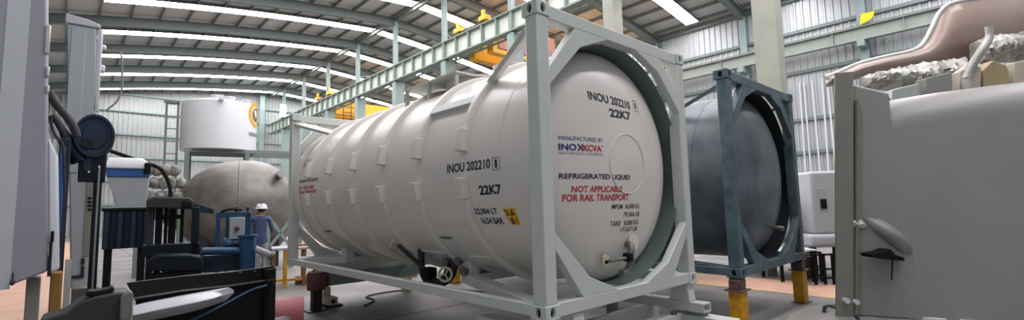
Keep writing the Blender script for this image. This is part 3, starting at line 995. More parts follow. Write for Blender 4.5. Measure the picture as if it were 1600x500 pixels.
m = MB(); a = q(1395, 400, -0.3); b = q(1396, 438, -0.3); m.cyl((a[0], -0.3, a[1]), (b[0], -0.27, b[1]), 0.008, seg=8); m.build('hanging_strap', 'black', r)
m = MB(); m.sphere((q(1340, 350)[0], -0.03, q(1340, 350)[1]), 0.085, 1.1, 0.5, 0.7, 3, 0.2); m.build('foil_patch', 'foil', r, sharp=None)
for px, py in ((1323, 470), (1338, 472)):
    m = MB(); x, z = q(px, py, -0.06); m.cyl((x, -0.08, z), (x, 0.02, z), 0.035, seg=12); m.build('bolt', 'white', r)
m = MB(); m.bar((pb1 + 0.02, -0.03, 0.06), (px1 + 0.02, -0.03, pz1 - 0.4), 0.03, 0.06); m.build('post_seam', 'greypost', r)
m = MB(); m.box(px0, q(1700, 400, -0.9)[0], 0.1, 0.6, 0, 0.07); m.build('skid_base', 'charcoal', r)

# grey sheets on the floor before the housing
def slab(pxs, z, label, mtl, h, name='floor_sheet', cat='sheet'):
    pts = []
    for a, b in pxs:
        d = pixray(a, b); tt = (z - CAM.z) / d.z; p = CAM + d * tt; pts.append((p.x, p.y))
    c = (sum(p[0] for p in pts) / len(pts), sum(p[1] for p in pts) / len(pts))
    m = MB(); m.prism([(a - c[0], b - c[1]) for a, b in pts], (0.006, h), 'xy')
    return thing(name, m, mtl, label, cat, (c[0], c[1], 0), bevel=0.006)
slab([(1232, 492), (1262, 478), (1296, 474), (1330, 477), (1420, 484), (1500, 493), (1560, 500), (1640, 520), (1500, 540), (1225, 512)], 0.05, 'flat grey sheet lying on the floor before the grey housing', 'greyship', 0.05)
slab([(1415, 487), (1445, 490), (1490, 497), (1465, 497), (1415, 492)], 0.09, 'small white strip on the grey floor sheet', 'tablewhite', 0.085)
slab([(1497, 492), (1596, 495), (1640, 503), (1500, 500)], 0.09, 'long white strip at the foot of the grey housing', 'tablewhite', 0.085)
for k, (px, py) in enumerate(((1289, 481), (1340, 497), (1357, 480))):
    d = pixray(px, py); tt = (0.1 - CAM.z) / d.z; p = CAM + d * tt
    m = MB()
    m.tube([(-0.06, 0, 0.0), (-0.03, 0, 0.06), (0.02, 0.01, 0.07), (0.05, 0, 0.03), (0.09, 0.01, 0.05)], [0.02, 0.035, 0.03, 0.02, 0.012], 8, 1)
    thing('scrap_clip', m, 'valve', ['dark bent scrap clip on the left end of the grey floor sheet', 'dark bent scrap clip at the front edge of the grey floor sheet', 'dark bent scrap clip against the foot of the grey housing'][k], 'scrap', (p.x, p.y, 0.052), 0.4 * k)

# curved pink sheet panel and crumpled film above the housing
S = Stand(1303, 7.85)
q = S.q
up = [(1290, 121), (1310, 114), (1340, 100), (1380, 90), (1420, 82), (1438, 75), (1448, 64), (1458, 44), (1468, 22), (1480, 8), (1500, 2), (1540, -4), (1640, -14)]
dn = [(1290, 133), (1310, 129), (1340, 120), (1380, 113), (1420, 106), (1438, 104), (1450, 103), (1465, 102), (1480, 101), (1492, 100), (1515, 97), (1550, 92), (1640, 84)]
def band(a_, b_, y0, bow, th, name, mt, par):
    m = MB(); rings = []
    n = len(a_)
    for i in range(n):
        t = i / (n - 1)
        x0, z0 = q(*a_[i], y0); x1, z1 = q(*b_[i], y0)
        ring = []
        for k in range(7):
            s = k / 6
            ring.append((x0 + (x1 - x0) * s, y0 - bow * math.sin(PI * s), z0 + (z1 - z0) * s))
        ring += [(x, y + th, z) for x, y, z in reversed(ring)]
        rings.append(ring)
    m.loft(rings)
    return m.build(name, mt, par, sharp=60)
r = S.root('curved_sheet_panel', 'big S-curved pinkish brown sheet panel with a pale rim above the grey housing', 'panel')
band(up, dn, 0.0, 0.18, 0.05, 'sheet', 'pinksheet', r)
m = MB(); m.tube([(lambda p: (p[0], 0.02, p[1]))(q(a, b)) for a, b in up], 0.045, 10, 1); m.build('rim', 'rim', r)
m = MB(); m.tube([(lambda p: (p[0], 0.02, p[1]))(q(a, b)) for a, b in dn], 0.035, 10, 1); m.build('rim', 'rim', r)
for px in (1312, 1560, 1635):
    x, z = q(px, 132 if px < 1400 else 100)
    m = MB(); m.box(x - 0.05, x + 0.05, 0.05, 0.12, 0, z); m.build('post', 'greypost', r)

S = Stand(1303, 7.15)
q = S.q
r = S.root('pallet_rack', 'low grey rack behind the housing carrying crumpled film and cartons', 'rack')
rx0, rz0 = q(1352, 160); rx1, _ = q(1660, 160); _, rzb = q(1500, 128)
rz = min(rz0, rzb) - 0.25
rz = 2.72
m = MB(); m.box(rx0, rx1, -0.24, 0.5, rz - 0.06, rz); m.build('deck', 'greypost', r)
for x in (rx0 + 0.05, (rx0 + rx1) / 2, rx1 - 0.05):
    for y in (-0.2, 0.4):
        m = MB(); m.box(x - 0.04, x + 0.04, y - 0.04, y + 0.04, 0, rz - 0.06); m.build('leg', 'greypost', r)
def film(top, bot, y0, th, seed, label, amp=0.05):
    random.seed(seed)
    rr = S.root('crumpled_film', label, 'plastic film')
    m = MB(); rings = []
    nu = 44
    def lerp(L, t):
        for (a, b), (c, d) in zip(L, L[1:]):
            if a <= t <= c:
                return b + (d - b) * (t - a) / (c - a)
        return L[-1][1]
    x0, x1 = top[0][0], top[-1][0]
    for i in range(nu + 1):
        px = x0 + (x1 - x0) * i / nu
        zt = q(px, lerp(top, px), y0); zb = q(px, lerp(bot, px), y0)
        ring = []
        K = 9
        for k in range(K + 1):
            s = k / K
            e = math.sin(PI * s)
            ring.append((zt[0] + random.uniform(-amp, amp) * 0.4, y0 - th * e + random.uniform(-amp, amp), max(rz + 0.002, zt[1] + (zb[1] - zt[1]) * s + random.uniform(-amp, amp) * 0.6)))
        ring += [(zb[0], y0 + 0.1, max(rz + 0.002, zb[1])), (zt[0], y0 + 0.12, zt[1])]
        rings.append(ring)
    m.loft(rings)
    m.build('film_sheet', 'foil', rr, sharp=25)
    return rr
film([(1350, 119), (1400, 107), (1440, 99), (1480, 94), (1505, 90)], [(1350, 138), (1400, 140), (1440, 140), (1480, 138), (1505, 136)], 0.36, 0.2, 3, 'long heap of crumpled grey plastic film left of the cartons on the rack')
film([(1525, 66), (1545, 58), (1570, 54), (1600, 52), (1650, 50)], [(1525, 98), (1545, 96), (1570, 95), (1600, 94), (1650, 92)], 0.36, 0.2, 4, 'crumpled shiny film heap on top of the cartons at the right edge')
def carton(pts, y0, y1, mt, label, name='carton', cat='carton', group=None):
    P_ = S.qs(pts, y0)
    x0 = sum(a for a, b in P_) / len(P_)
    m = MB(); m.prism([(a - x0, max(b, rz + 0.003)) for a, b in P_], (y0, y1))
    o = m.build(name, mt, None, bevel=0.012)
    o.location = S.o + S.r * x0
    o.rotation_euler = (0, 0, S.rz)
    return tag(o, label, cat, group)
carton([(1500, 156), (1500, 112), (1520, 98), (1534, 106), (1532, 156)], -0.1, 0.06, 'tan', 'pale angular carton standing left of the torn brown carton')
carton([(1538, 156), (1536, 110), (1552, 94), (1572, 102), (1577, 112), (1574, 156)], -0.1, 0.06, 'kraft', 'torn brown carton between the pale cartons on the rack')
carton([(1586, 156), (1584, 98), (1600, 94), (1640, 90), (1640, 156)], -0.1, 0.08, 'tan', 'square tan carton at the right edge of the photo, on the rack')
carton([(1395, 160), (1394, 140), (1436, 130), (1438, 160)], -0.2, -0.02, 'rim', 'low pale grey carton before the crumpled film heap')
carton([(1448, 156), (1446, 122), (1488, 112), (1489, 156)], -0.2, 0.0, 'greyship', 'low dark grey carton before the crumpled film heap')
m = MB()
pp = [q(1494, 128), q(1500, 110), q(1514, 88), (q(1530, 66)), q(1528, 48)]
m.tube([(a, -0.17, b) for a, b in pp], [0.06, 0.05], 12, 2)
m.tube([(q(1494, 128)[0], -0.17, q(1494, 128)[1]), (q(1492, 146)[0], -0.17, rz + 0.01)], 0.06, 10)
o = m.build('film_roll', 'foil'); o.location = S.o; o.rotation_euler = (0, 0, S.rz); tag(o, 'bent pale film roll leaning up beside the cartons on the rack', 'film roll')

# yellow cloth on the right runway beam
m = MB()
m.loft([[(0, -0.45, 0.55), (0.02, 0.45, 0.6), (0.05, 0.5, 0.58), (0.03, -0.4, 0.5)], [(-0.1, -0.35, 0.1), (-0.08, 0.5, 0.25), (-0.04, 0.5, 0.25), (-0.06, -0.3, 0.1)], [(-0.05, -0.1, -0.1), (-0.05, 0.62, -0.35), (0, 0.62, -0.35), (0, -0.05, -0.1)]])
thing('cloth', m, 'flag', 'yellow cloth draped over the runway beam on the right wall', 'cloth', (XR - 1.12, 2.15, B + 9.75)).scale = (0.6, 0.6, 0.6)

# ------------------------------------------------------------------ beyond the dark container
S = Stand(1280, 9.6)
q = S.q
r = S.root('storage_tank', 'pale grey rounded tank half hidden behind the dark container', 'tank')
a = q(1225, 337, 0.3); rr_ = (q(1225, 288)[1] - q(1225, 386)[1]) / 2
cz_ = (q(1225, 288)[1] + q(1225, 386)[1]) / 2
xe = q(1268, 337)[0]
m = MB(); m.lathe([(0, xe - 3.2), (rr_, xe - 3.0), (rr_, xe - 0.35), (rr_ * 0.93, xe - 0.15), (rr_ * 0.7, xe - 0.04), (0, xe)], (0, 0.9, cz_), 'x', 48); m.build('shell', 'mauvelight', r, sharp=50)
for x in (xe - 2.4, xe - 0.6):
    m = MB(); m.box(x - 0.1, x + 0.1, 0.5, 1.3, 0, cz_ - rr_ + 0.15); m.build('leg', 'greypost', r)
r = S.root('trailer_body', 'pale grey trailer body with a small window beside the right housing', 'trailer')
(x0, z0), (x1, z1) = q(1272, 366), q(1336, 262)
zt = q(1262, 268)[1]
m = MB(); m.box(x0 + 0.02, x1, 0.0, 1.4, z0, zt); m.build('body', 'mauvelight', r, bevel=0.06, segs=4)
(wx0, wz0), (wx1, wz1) = q(1281, 328), q(1290, 294)
m = MB(); m.box(wx0, wx1, -0.015, 0.02, wz0, wz1); wn = m.build('window_frame', 'rim', r, bevel=0.005)
m = MB(); m.box(wx0 + 0.015, wx1 - 0.015, -0.02, 0.0, wz0 + 0.02, (wz0 + wz1) / 2); m.build('pane', 'gloss', wn)
(sx0, sz0), (sx1, sz1) = q(1262, 387), q(1336, 367)
m = MB(); m.box(sx0, sx1, -0.1, 1.3, sz0, z0); m.build('skirt', 'mauvelight', r, bevel=0.08, segs=4)
for x in (x0 + 0.35, x1 - 0.1):
    m = MB(); m.box(x - 0.05, x + 0.05, 0.6, 0.7, 0, sz0); m.build('prop', 'black', r)
r = S.root('work_table', 'white topped table with black legs under the trailer body', 'table')
(tx0, tz0), (tx1, tz1) = q(1215, 391, -0.3), q(1275, 389, -0.3)
m = MB(); m.box(tx0, tx1, -0.35, 0.45, tz0 - 0.03, tz0); m.build('tabletop', 'tablewhite', r, bevel=0.006)
for x in (tx0 + 0.05, tx1 - 0.05):
    for y in (-0.3, 0.4):
        m = MB(); m.box(x - 0.025, x + 0.025, y - 0.025, y + 0.025, 0, tz0 - 0.03); m.build('leg', 'black', r)
S = Stand(1285, 8.9)
q = S.q
r = S.root('tube_rack', 'black tubular rack standing on the pink walkway behind the yellow stand', 'rack')
x0, x1 = q(1254, 400)[0], q(1300, 400)[0]
zt = q(1254, 397)[1]
for x in (x0, x0 + (x1 - x0) * 0.38, x0 + (x1 - x0) * 0.7, x1):
    for y in (0, 0.35):
        m = MB(); m.box(x - 0.02, x + 0.02, y - 0.02, y + 0.02, 0, zt); m.build('upright', 'black', r)
for z in (0.12, zt * 0.5, zt - 0.02):
    for y in (0, 0.35):
        m = MB(); m.box(x0, x1, y - 0.015, y + 0.015, z - 0.015, z + 0.015); m.build('rail', 'black', r)
m = MB(); m.box(x0 + 0.03, x0 + 0.2, 0.05, 0.3, 0.13, zt * 0.9); m.build('bin', 'valve', r)

# ------------------------------------------------------------------ far left of the hall: tanks, platform
S = Stand(341, 20.0, True)
q = S.q
zb, zt = q(341, 237)[1], q(341, 155, -1.2)[1]
r = S.root('platform', 'long grey steel platform on posts carrying the white vertical tank', 'platform')
xa, xb = q(285, 238)[0] + 0.1, q(470, 238)[0]
for y0 in (-1.0, -0.2, 0.6):
    m = MB(); m.box(xa, xb, y0, y0 + 0.14, zb - 0.14, zb); m.build('deck_beam', 'rafter', r)
for x in (xa + 0.1, (xa + xb) / 2, xb - 0.1):
    for y in (-0.93, 0.67):
        m = MB(); m.box(x - 0.08, x + 0.08, y - 0.08, y + 0.08, 0, zb - 0.14); m.build('leg', 'rafter', r)
r = S.root('vertical_tank', 'tall white cylindrical tank with a round gold emblem standing on the platform', 'tank')
rad = (q(401, 200)[0] - q(281, 200)[0]) / 2
c0 = (q(401, 200)[0] + q(281, 200)[0]) / 2
m = MB(); m.lathe([(0, zb), (rad, zb), (rad, zt - 0.12), (rad - 0.02, zt - 0.04), (rad - 0.12, zt), (rad * 0.6, zt + 0.12), (0, zt + 0.2)], (c0, 0, 0), 'z', 72); sh = m.build('shell', 'white', r, sharp=30)
for dx, h in ((-0.15, 0.3), (0.35, 0.28), (0.95, 0.2)):
    m = MB(); m.lathe([(0, zt), (0.16, zt), (0.16, zt + h - 0.04), (0.2, zt + h - 0.04), (0.2, zt + h), (0, zt + h)], (c0 + dx, -0.5, 0), 'z', 20); m.build('top_nozzle', 'white', sh)
def cylp(px, py, off):
    x, z = q(px, py); u = max(-0.999, min(0.999, (x - c0) / rad)); a = math.asin(u)
    return a, z
def on_tank(a, z, off=0.01):
    return Vector((c0 + (rad + off) * math.sin(a), -(rad + off) * math.cos(a), z))
m = MB(); a, z = cylp(346, 164, 0); p = on_tank(a, z, -0.05); p2 = on_tank(a, z, 0.25); m.cyl(p, p2, 0.1, seg=16); m.build('side_nozzle', 'white', sh)
a0, z0 = cylp(395, 183, 0); a0 = math.radians(70)
def emblem(r0, r1, mt, off, n=40):
    m = MB(); A = [on_tank(a0 + math.cos(2 * PI * i / n) * r1 / rad, z0 + math.sin(2 * PI * i / n) * r1, off) for i in range(n)]
    if r0:
        Bq = [on_tank(a0 + math.cos(2 * PI * i / n) * r0 / rad, z0 + math.sin(2 * PI * i / n) * r0, off) for i in range(n)]
        va = [m.bm.verts.new(p) for p in A]; vb = [m.bm.verts.new(p) for p in Bq]
        for i in range(n):
            m.bm.faces.new((va[i], va[(i + 1) % n], vb[(i + 1) % n], vb[i]))
    else:
        m.poly(A)
    m.build('emblem', mt, sh)
emblem(0.38, 0.54, 'yellowlab', 0.012)
emblem(0.0, 0.3, 'ochre', 0.012)
zl = q(393, 214)[1]
lettering('LIQUID NITROGEN', (math.radians(49), math.radians(96), zl - 0.09, zl + 0.09), lambda u, v: on_tank(u, v, 0.012), 'blacktxt', sh)
# access ladder frame left of the tank
xl0, xl1 = q(261, 200)[0], q(279, 200)[0]
r = S.root('access_ladder', 'slim grey ladder frame left of the white vertical tank', 'ladder')
zt2 = q(262, 164)[1]
for x in (xl0, xl1):
    m = MB(); m.box(x - 0.04, x + 0.04, -0.55, -0.47, 0, zt2); m.build('stile', 'rafter', r)
m = MB(); m.box(xl0 - 0.1, xl1 + 0.05, -0.6, -0.42, zt2, zt2 + 0.08); m.build('top_rail', 'rafter', r)
for i in range(12):
    z = 0.5 + i * 0.5
    m = MB(); m.cyl((xl0, -0.51, z), (xl1, -0.51, z), 0.02, seg=8); m.build('rung', 'rafter', r)

# raw steel vessel
S = Stand(370, 13.6, True)
q = S.q
r = S.root('steel_vessel', 'raw grey-brown steel vessel with a cone end behind the worker', 'vessel')
prof_px = [(236, 1), (236.5, 14), (255, 20), (275, 32), (290, 47), (304, 62), (320, 73), (334, 79.5), (350, 85), (370, 88), (395, 88), (418, 83), (436, 72), (448, 56), (456, 36), (460, 4)]
ppm = (q(380, 300, 1.2)[0] - q(360, 300, 1.2)[0]) / 20
zc = q(370, 327, 1.2)[1]
m = MB(); m.lathe([(h * ppm, q(px, 327, 1.2)[0]) for px, h in prof_px], (0, 1.2, zc), 'x', 64)
sh = m.build('shell', 'brown', r, sharp=60)
a = q(437, 271)
m = MB(); m.cyl((a[0], 0.55, a[1] - 0.02), (a[0] + 0.06, -0.15, a[1]), 0.12, seg=20); m.build('nozzle', 'rim', sh)
m = MB()
k0 = [i for i in range(3)]
m.lathe([(88.3 * ppm, q(372, 327, 1.2)[0] - 0.02), (89 * ppm, q(372, 327, 1.2)[0]), (88.3 * ppm, q(372, 327, 1.2)[0] + 0.02)], (0, 1.2, zc), 'x', 64); m.build('weld_seam', 'dullsteel', sh)
for px in (320, 425):
    x = q(px, 400, 1.2)[0]
    m = MB(); m.prism([(x - 0.12, 0), (x + 0.12, 0), (x + 0.12, zc - 0.7), (x - 0.12, zc - 0.7)], (0.2, 2.2)); m.build('saddle', 'charcoal', r)
m = MB(); (ax, az), (bx, bz) = q(418, 338), q(452, 385)
m.bar((ax, -0.5, az), (bx, -0.5, bz), 0.12, 0.08); m.bar((bx, -0.5, az - 0.1), (ax, -0.5, bz), 0.12, 0.08)
m.box(ax - 0.05, ax + 0.05, -0.56, -0.44, 0, az); m.box(bx - 0.05, bx + 0.05, -0.56, -0.44, 0, az)
thing('cross_braced_stand', m, 'teal', 'grey-green cross-braced stand behind the worker, before the steel vessel', 'stand', S.o, S.rz)

# floodlight near the far column
r = empty('floodlight', (XM - 0.35, 48.4, B + 11.2), 0, 'bright white floodlight fixed high on a far column', 'lamp')
m = MB(); m.box(-0.25, 0.1, -0.3, 0.3, -0.75, 0.75); m.build('housing', 'rafter', r)
m = MB(); m.prism([(-0.28, -0.65), (-0.28, 0.65), (0.28, 0.65), (0.28, -0.65)], (-0.27, -0.25), 'yz'); m.build('lens', 'lamp', r)
m = MB(); m.box(-0.28, 0.1, -0.32, -0.305, -0.6, 0.6); m.build('lens', 'lamp', r)

# work bench with yellow legs behind the container corner
S = Stand(430, 10.4, True)
q = S.q
r = S.root('workbench', 'workbench with a pale top and yellow legs beside the worker', 'bench')
bx0, bx1 = q(424, 388)[0], q(500, 388)[0]
zt = q(430, 387)[1]
m = MB(); m.box(bx0, bx1, -0.3, 0.5, zt - 0.05, zt); m.build('benchtop', 'cabinet', r, bevel=0.006)
for x, mt in ((bx0 + 0.05, 'wood'), (q(446, 388)[0], 'stand'), (q(475, 388)[0], 'wood'), (bx1 - 0.06, 'stand')):
    for y in (-0.24, 0.42):
        m = MB(); m.box(x - 0.035, x + 0.035, y - 0.035, y + 0.035, 0, zt - 0.05); m.build('leg', mt, r)
m = MB(); m.box(bx0 + 0.05, bx1 - 0.05, -0.27, -0.21, 0.12, 0.17); m.build('foot_rail', 'stand', r)
m = MB(); m.box(-0.14, 0.14, -0.1, 0.1, 0, 0.16)
thing('tool_box', m, 'red', 'small maroon tool box on the floor under the workbench', 'box', S.o + S.r * (bx0 + 0.62) + S.f * 0.1, S.rz, bevel=0.01)
m = MB(); m.box(-0.2, 0.2, -0.1, 0.1, 0, 0.045)
thing('tool_tray', m, 'wood', 'brown tray of tools lying on the workbench top', 'tray', S.o + S.r * (q(470, 385)[0]) + S.f * 0.1 + Vector((0, 0, zt)), S.rz, bevel=0.01)

# ------------------------------------------------------------------ worker seen from behind
def worker():
    S = Stand(407, 11.2, True)
    r = S.root('person', 'worker in a white hard hat, striped shirt and grey trousers, back turned', 'person')
    H = S.q(406, 318)[1]
    k = H / 1.80
    def skin(name, verts, edges, radii, sub=2):
        me = bpy.data.meshes.new(name)
        me.from_pydata([(x * k, y * k, z * k) for x, y, z in verts], edges, [])
        o = bpy.data.objects.new(name, me); COL.objects.link(o)
        md = o.modifiers.new('skin', 'SKIN'); md.use_smooth_shade = True
        for i, rd in enumerate(radii):
            rx, ry = rd if isinstance(rd, tuple) else (rd, rd)
            me.skin_vertices[0].data[i].radius = (rx * k, ry * k)
        me.skin_vertices[0].data[0].use_root = True
        sb = o.modifiers.new('sub', 'SUBSURF'); sb.levels = sub; sb.render_levels = sub
        dg = bpy.context.evaluated_depsgraph_get()
        m2 = bpy.data.meshes.new_from_object(o.evaluated_get(dg))
        bpy.data.objects.remove(o)
        for p in m2.polygons: p.use_smooth = True
        o = bpy.data.objects.new(name, m2); COL.objects.link(o); o.parent = r
        return o
    V = [(0, 0, 0.95), (0, 0.0, 1.12), (0, 0.01, 1.30), (0.0, 0.01, 1.45), (0.01, 0.02, 1.53), (0.02, 0.04, 1.62), (0.02, 0.05, 1.72)]
    E = [(i, i + 1) for i in range(6)]
    R = [(0.16, 0.12), (0.145, 0.105), (0.165, 0.115), (0.14, 0.09), 0.055, (0.075, 0.09), (0.07, 0.085)]
    def add(ch, par, rs):
        p = par
        for c, rd in zip(ch, rs):
            V.append(c); R.append(rd); E.append((p, len(V) - 1)); p = len(V) - 1
        return p
    for s in (-1, 1):
        add([(s * 0.09, 0, 0.88), (s * 0.10, 0.02, 0.50), (s * 0.10, -0.02, 0.10), (s * 0.11, 0.06, 0.045), (s * 0.12, 0.16, 0.035)], 0, [0.098, 0.068, 0.05, 0.045, 0.035])
    hands = []
    hands.append((add([(-0.19, 0.0, 1.43), (-0.235, -0.01, 1.18), (-0.20, 0.16, 1.02), (-0.18, 0.24, 1.0)], 3, [0.062, 0.045, 0.036, 0.03]), (-0.18, 0.24, 1.0), (0.25, 1, -0.1)))
    hands.append((add([(0.19, 0.0, 1.43), (0.25, 0.02, 1.18), (0.26, 0.22, 1.10), (0.25, 0.30, 1.10)], 3, [0.062, 0.046, 0.036, 0.03]), (0.25, 0.30, 1.10), (0.0, 1, 0.1)))
    for idx, c, d in hands:
        c, d = Vector(c), Vector(d).normalized()
        pal = c + d * 0.05
        pi = add([tuple(pal)], idx, [(0.032, 0.018)])
        side = d.cross(Vector((0, 0, 1))).normalized()
        for j, (o_, ln) in enumerate(((-0.028, 0.07), (-0.010, 0.08), (0.010, 0.075), (0.028, 0.06))):
            b0 = pal + side * o_ + d * 0.035
            add([tuple(b0), tuple(b0 + d * ln * 0.5), tuple(b0 + d * ln * 0.85 - Vector((0, 0, 0.025)))], pi, [0.010, 0.009, 0.008])
        sg = 1 if c.x < 0 else -1
        b0 = c + d * 0.03 + side * 0.035 * sg
        add([tuple(b0), tuple(b0 + d * 0.04 + side * 0.02 * sg), tuple(b0 + d * 0.065 + side * 0.015 * sg)], idx, [0.012, 0.011, 0.009])
    body = skin('body', V, E, R)
    me = body.data
    me.materials.clear()
    for a in ('skin', 'shirt', 'trousers', 'black'):
        me.materials.append(M[a])
    for p in me.polygons:
        c = p.center / k
        fore = math.hypot(c.y - 0.0, 0) 
        if c.z > 1.515: p.material_index = 0
        elif c.z > 0.86 and (abs(c.x) > 0.15 and c.y > 0.12): p.material_index = 0
        elif c.z > 0.90: p.material_index = 1
        elif c.z > 0.09: p.material_index = 2
        else: p.material_index = 3
    # face: nose, ears; hair; helmet with brim
    m = MB(); m.sphere((0.02 * k, 0.14 * k, 1.64 * k), 0.018 * k, 0.8, 1.2, 1.3, 2); m.build('nose', 'skin', r, sharp=None)
    for s in (-1, 1):
        m = MB(); m.sphere((0.02 * k + s * 0.082 * k, 0.045 * k, 1.645 * k), 0.03 * k, 0.35, 0.7, 1.1, 2); m.build('ear', 'skin', r, sharp=None)
        m = MB(); m.sphere((0.02 * k + s * 0.032 * k, 0.128 * k, 1.675 * k), 0.012 * k, 1.2, 0.6, 0.7, 2); m.build('eye', 'black', r, sharp=None)
    m = MB(); m.sphere((0.02 * k, 0.131 * k, 1.595 * k), 0.022 * k, 1.2, 0.4, 0.3, 2); m.build('mouth', 'red', r, sharp=None)
    m = MB(); m.sphere((0.02 * k, 0.02 * k, 1.66 * k), 0.09 * k, 0.96, 0.98, 0.9, 3); m.build('hair', 'hair', r, sharp=None)
    m = MB()
    pr = [(0.135, 1.675), (0.14, 1.685), (0.118, 1.695), (0.118, 1.72), (0.105, 1.76), (0.075, 1.79), (0.03, 1.80), (0, 1.80)]
    m.lathe([(a * k, b * k) for a, b in pr] , (0.02 * k, 0.045 * k, 0), 'z', 32)
    m.box(-0.012 * k, 0.052 * k, -0.05 * k, 0.13 * k, 1.75 * k, 1.8 * k)
    m.build('hard_hat', 'helmet', r, sharp=50)
    m = MB(); m.lathe([(0.165 * k, 0.885 * k), (0.172 * k, 0.90 * k), (0.165 * k, 0.93 * k)], (0, 0, 0), 'z', 24)
    for v in m.bm.verts: v.co.y *= 0.78
    m.build('shirt_hem', 'shirt', r)
worker()

# ------------------------------------------------------------------ left: blue machinery
S = Stand(365, 8.2, True)
q = S.q
r = S.root('pump_skid', 'blue machine frame with a pale control box, motor and flanged pipe', 'pump skid')
def pbox(S, px0, py0, px1, py1, y0, y1):
    (x0, z1), (x1, z0) = S.q(px0, py0, y0), S.q(px1, py1, y0)
    return MB().box(min(x0, x1), max(x0, x1), y0, y1, min(z0, z1), max(z0, z1))
for args in ((338, 332, 392, 339), ):
    pbox(S, *args, 0, 0.12).build('frame_beam', 'blue', r, bevel=0.008)
for a, b in ((338, 345), (353, 358), (384, 392)):
    (x0, z1), (x1, _) = q(a, 335), q(b, 335)
    MB().box(x0, x1, 0.0, 0.1, 0.0, z1).build('frame_post', 'blue', r, bevel=0.008)
for a in (369, 387):
    (x, z) = q(a, 332); (x_, z2) = q(a, 320)
    m = MB(); m.lathe([(0.0, -0.02), (0.035, -0.02), (0.035, 0.02), (0.0, 0.02)], (x, 0.05, z + 0.08), 'x', 14); m.box(x - 0.02, x + 0.02, 0.02, 0.08, z - 0.01, z + 0.08); m.build('lifting_lug', 'navy', r)
cb = pbox(S, 359, 340, 382, 373, -0.12, 0.06).build('control_box', 'cabinet', r, bevel=0.01)
x, z = q(370, 357, -0.12)
m = MB(); m.lathe([(0, 0), (0.04, 0), (0.035, -0.05), (0, -0.055)], (x, -0.12, z), 'y', 16); m.build('stop_button', 'red', cb)
x, z = q(349, 382); xb, _ = q(376, 382)
m = MB(); m.lathe([(0, x), (0.10, x), (0.115, x + 0.03), (0.115, x + 0.1), (0.085, x + 0.1), (0.085, xb - 0.06), (0.07, xb), (0, xb)], (0, -0.05, z), 'x', 28); m.build('motor', 'blue', r)
for i in range(6):
    m = MB(); m.lathe([(0.083, -0.008), (0.098, -0.008), (0.098, 0.008), (0.083, 0.008)], (x + 0.13 + i * 0.03, -0.05, z), 'x', 28, closed=True); m.build('motor_fin', 'navy', r)
x, zt = q(387, 367, -0.4); _, zb = q(387, 424, -0.4); rw = (q(400, 390, -0.4)[0] - q(374, 390, -0.4)[0]) / 2
m = MB(); m.lathe([(0, 0.0), (rw, 0.0), (rw, zt - 0.03), (rw * 1.25, zt - 0.03), (rw * 1.25, zt), (rw * 0.9, zt), (rw * 0.9, zt - 0.08), (0, zt - 0.08)], (x, -0.4, 0), 'z', 36); m.build('flanged_pipe', 'blue', r, sharp=30)
(x0, z0), (x1, z1) = q(316, 393, -0.42), q(376, 392, -0.42)
m = MB(); m.cyl((x0, -0.4, z0), (x1, -0.4, z1), 0.06, seg=20); m.build('side_pipe', 'blue', r)
(x0, z0), (x1, z1) = q(399, 389, -0.42), q(424, 399, -0.42)
m = MB(); m.cyl((x0, -0.42, z0), (x1, -0.46, z1), 0.055, seg=20); sp = m.build('spout_pipe', 'cabinet', r)
m = MB(); d = Vector((x1 - x0, -0.04, z1 - z0)).normalized(); p = Vector((x1, -0.46, z1)); m.cyl(p - d * 0.02, p + d * 0.04, 0.07, seg=20); m.build('end_flange', 'dullsteel', sp)
m = MB(); m.cyl(p + d * 0.04, p + d * 0.045, 0.035, seg=16); m.build('bore', 'hole', sp)
for px in (404, 419):
    x, z = q(px, 400, -0.42)
    MB().box(x - 0.03, x + 0.03, -0.46, -0.38, 0, z + 0.02).build('frame_post', 'cabinet', r)
pbox(S, 318, 400, 398, 420, -0.25, 0.25).build('bed_plate', 'navy', r, bevel=0.01)
(x0, _), (x1, _) = q(320, 400), q(395, 400)
MB().box(x0, x1, -0.2, 0.2, 0.0, 0.25).build('base', 'navy', r)
m = MB(); (ax, az), (bx, bz), (cx_, cz_) = q(345, 333), q(360, 326), q(378, 331)
m.tube([(ax, 0.0, az + 0.02), (bx, -0.02, bz), (cx_, 0.0, cz_ + 0.03)], 0.02, 8, 2); m.build('hose', 'black', r)

S = Stand(265, 7.6, True)
q = S.q
r = S.root('gantry_frame', 'dark navy gantry frame with a grey top beam left of the blue pump skid', 'frame')
m = MB(); m.prism(S.qs([(229, 313), (240, 308), (296, 309), (303, 315), (303, 327), (229, 325)]), (-0.15, 0.35)); m.build('top_beam', 'charcoal', r, bevel=0.02)
pbox(S, 284, 314, 300, 325, -0.17, -0.1).build('socket', 'black', r, bevel=0.02)
m = MB(); m.prism(S.qs([(303, 318), (334, 327), (334, 334), (303, 331)]), (0.0, 0.2)); m.build('side_beam', 'navy', r)
for a, b, y in ((231, 242, 0), (243, 254, 0.25), (257, 263, 0.3), (266, 276, 0.3), (300, 312, -0.1), (283, 289, 0.3)):
    (x0, z1), (x1, _) = q(a, 326), q(b, 326)
    MB().box(x0, x1, y, y + 0.12, 0, z1 + 0.02).build('leg', 'charcoal' if a == 231 else 'deepnavy', r, bevel=0.01)
pbox(S, 222, 384, 312, 396, -0.1, 0.3).build('cross_beam', 'deepnavy', r, bevel=0.01)
pbox(S, 250, 336, 284, 342, 0.2, 0.3).build('cross_beam', 'deepnavy', r, bevel=0.01)
r2 = S.root('engine_unit', 'low dark engine unit between the gantry legs on the floor', 'engine')
m = MB(); m.prism(S.qs([(228, 420), (232, 404), (246, 395), (295, 394), (313, 398), (315, 420)]), (-0.45, -0.12)); m.build('casing', 'deepnavy', r2, bevel=0.03)
(x0, _), (x1, z1) = q(230, 420), q(313, 419)
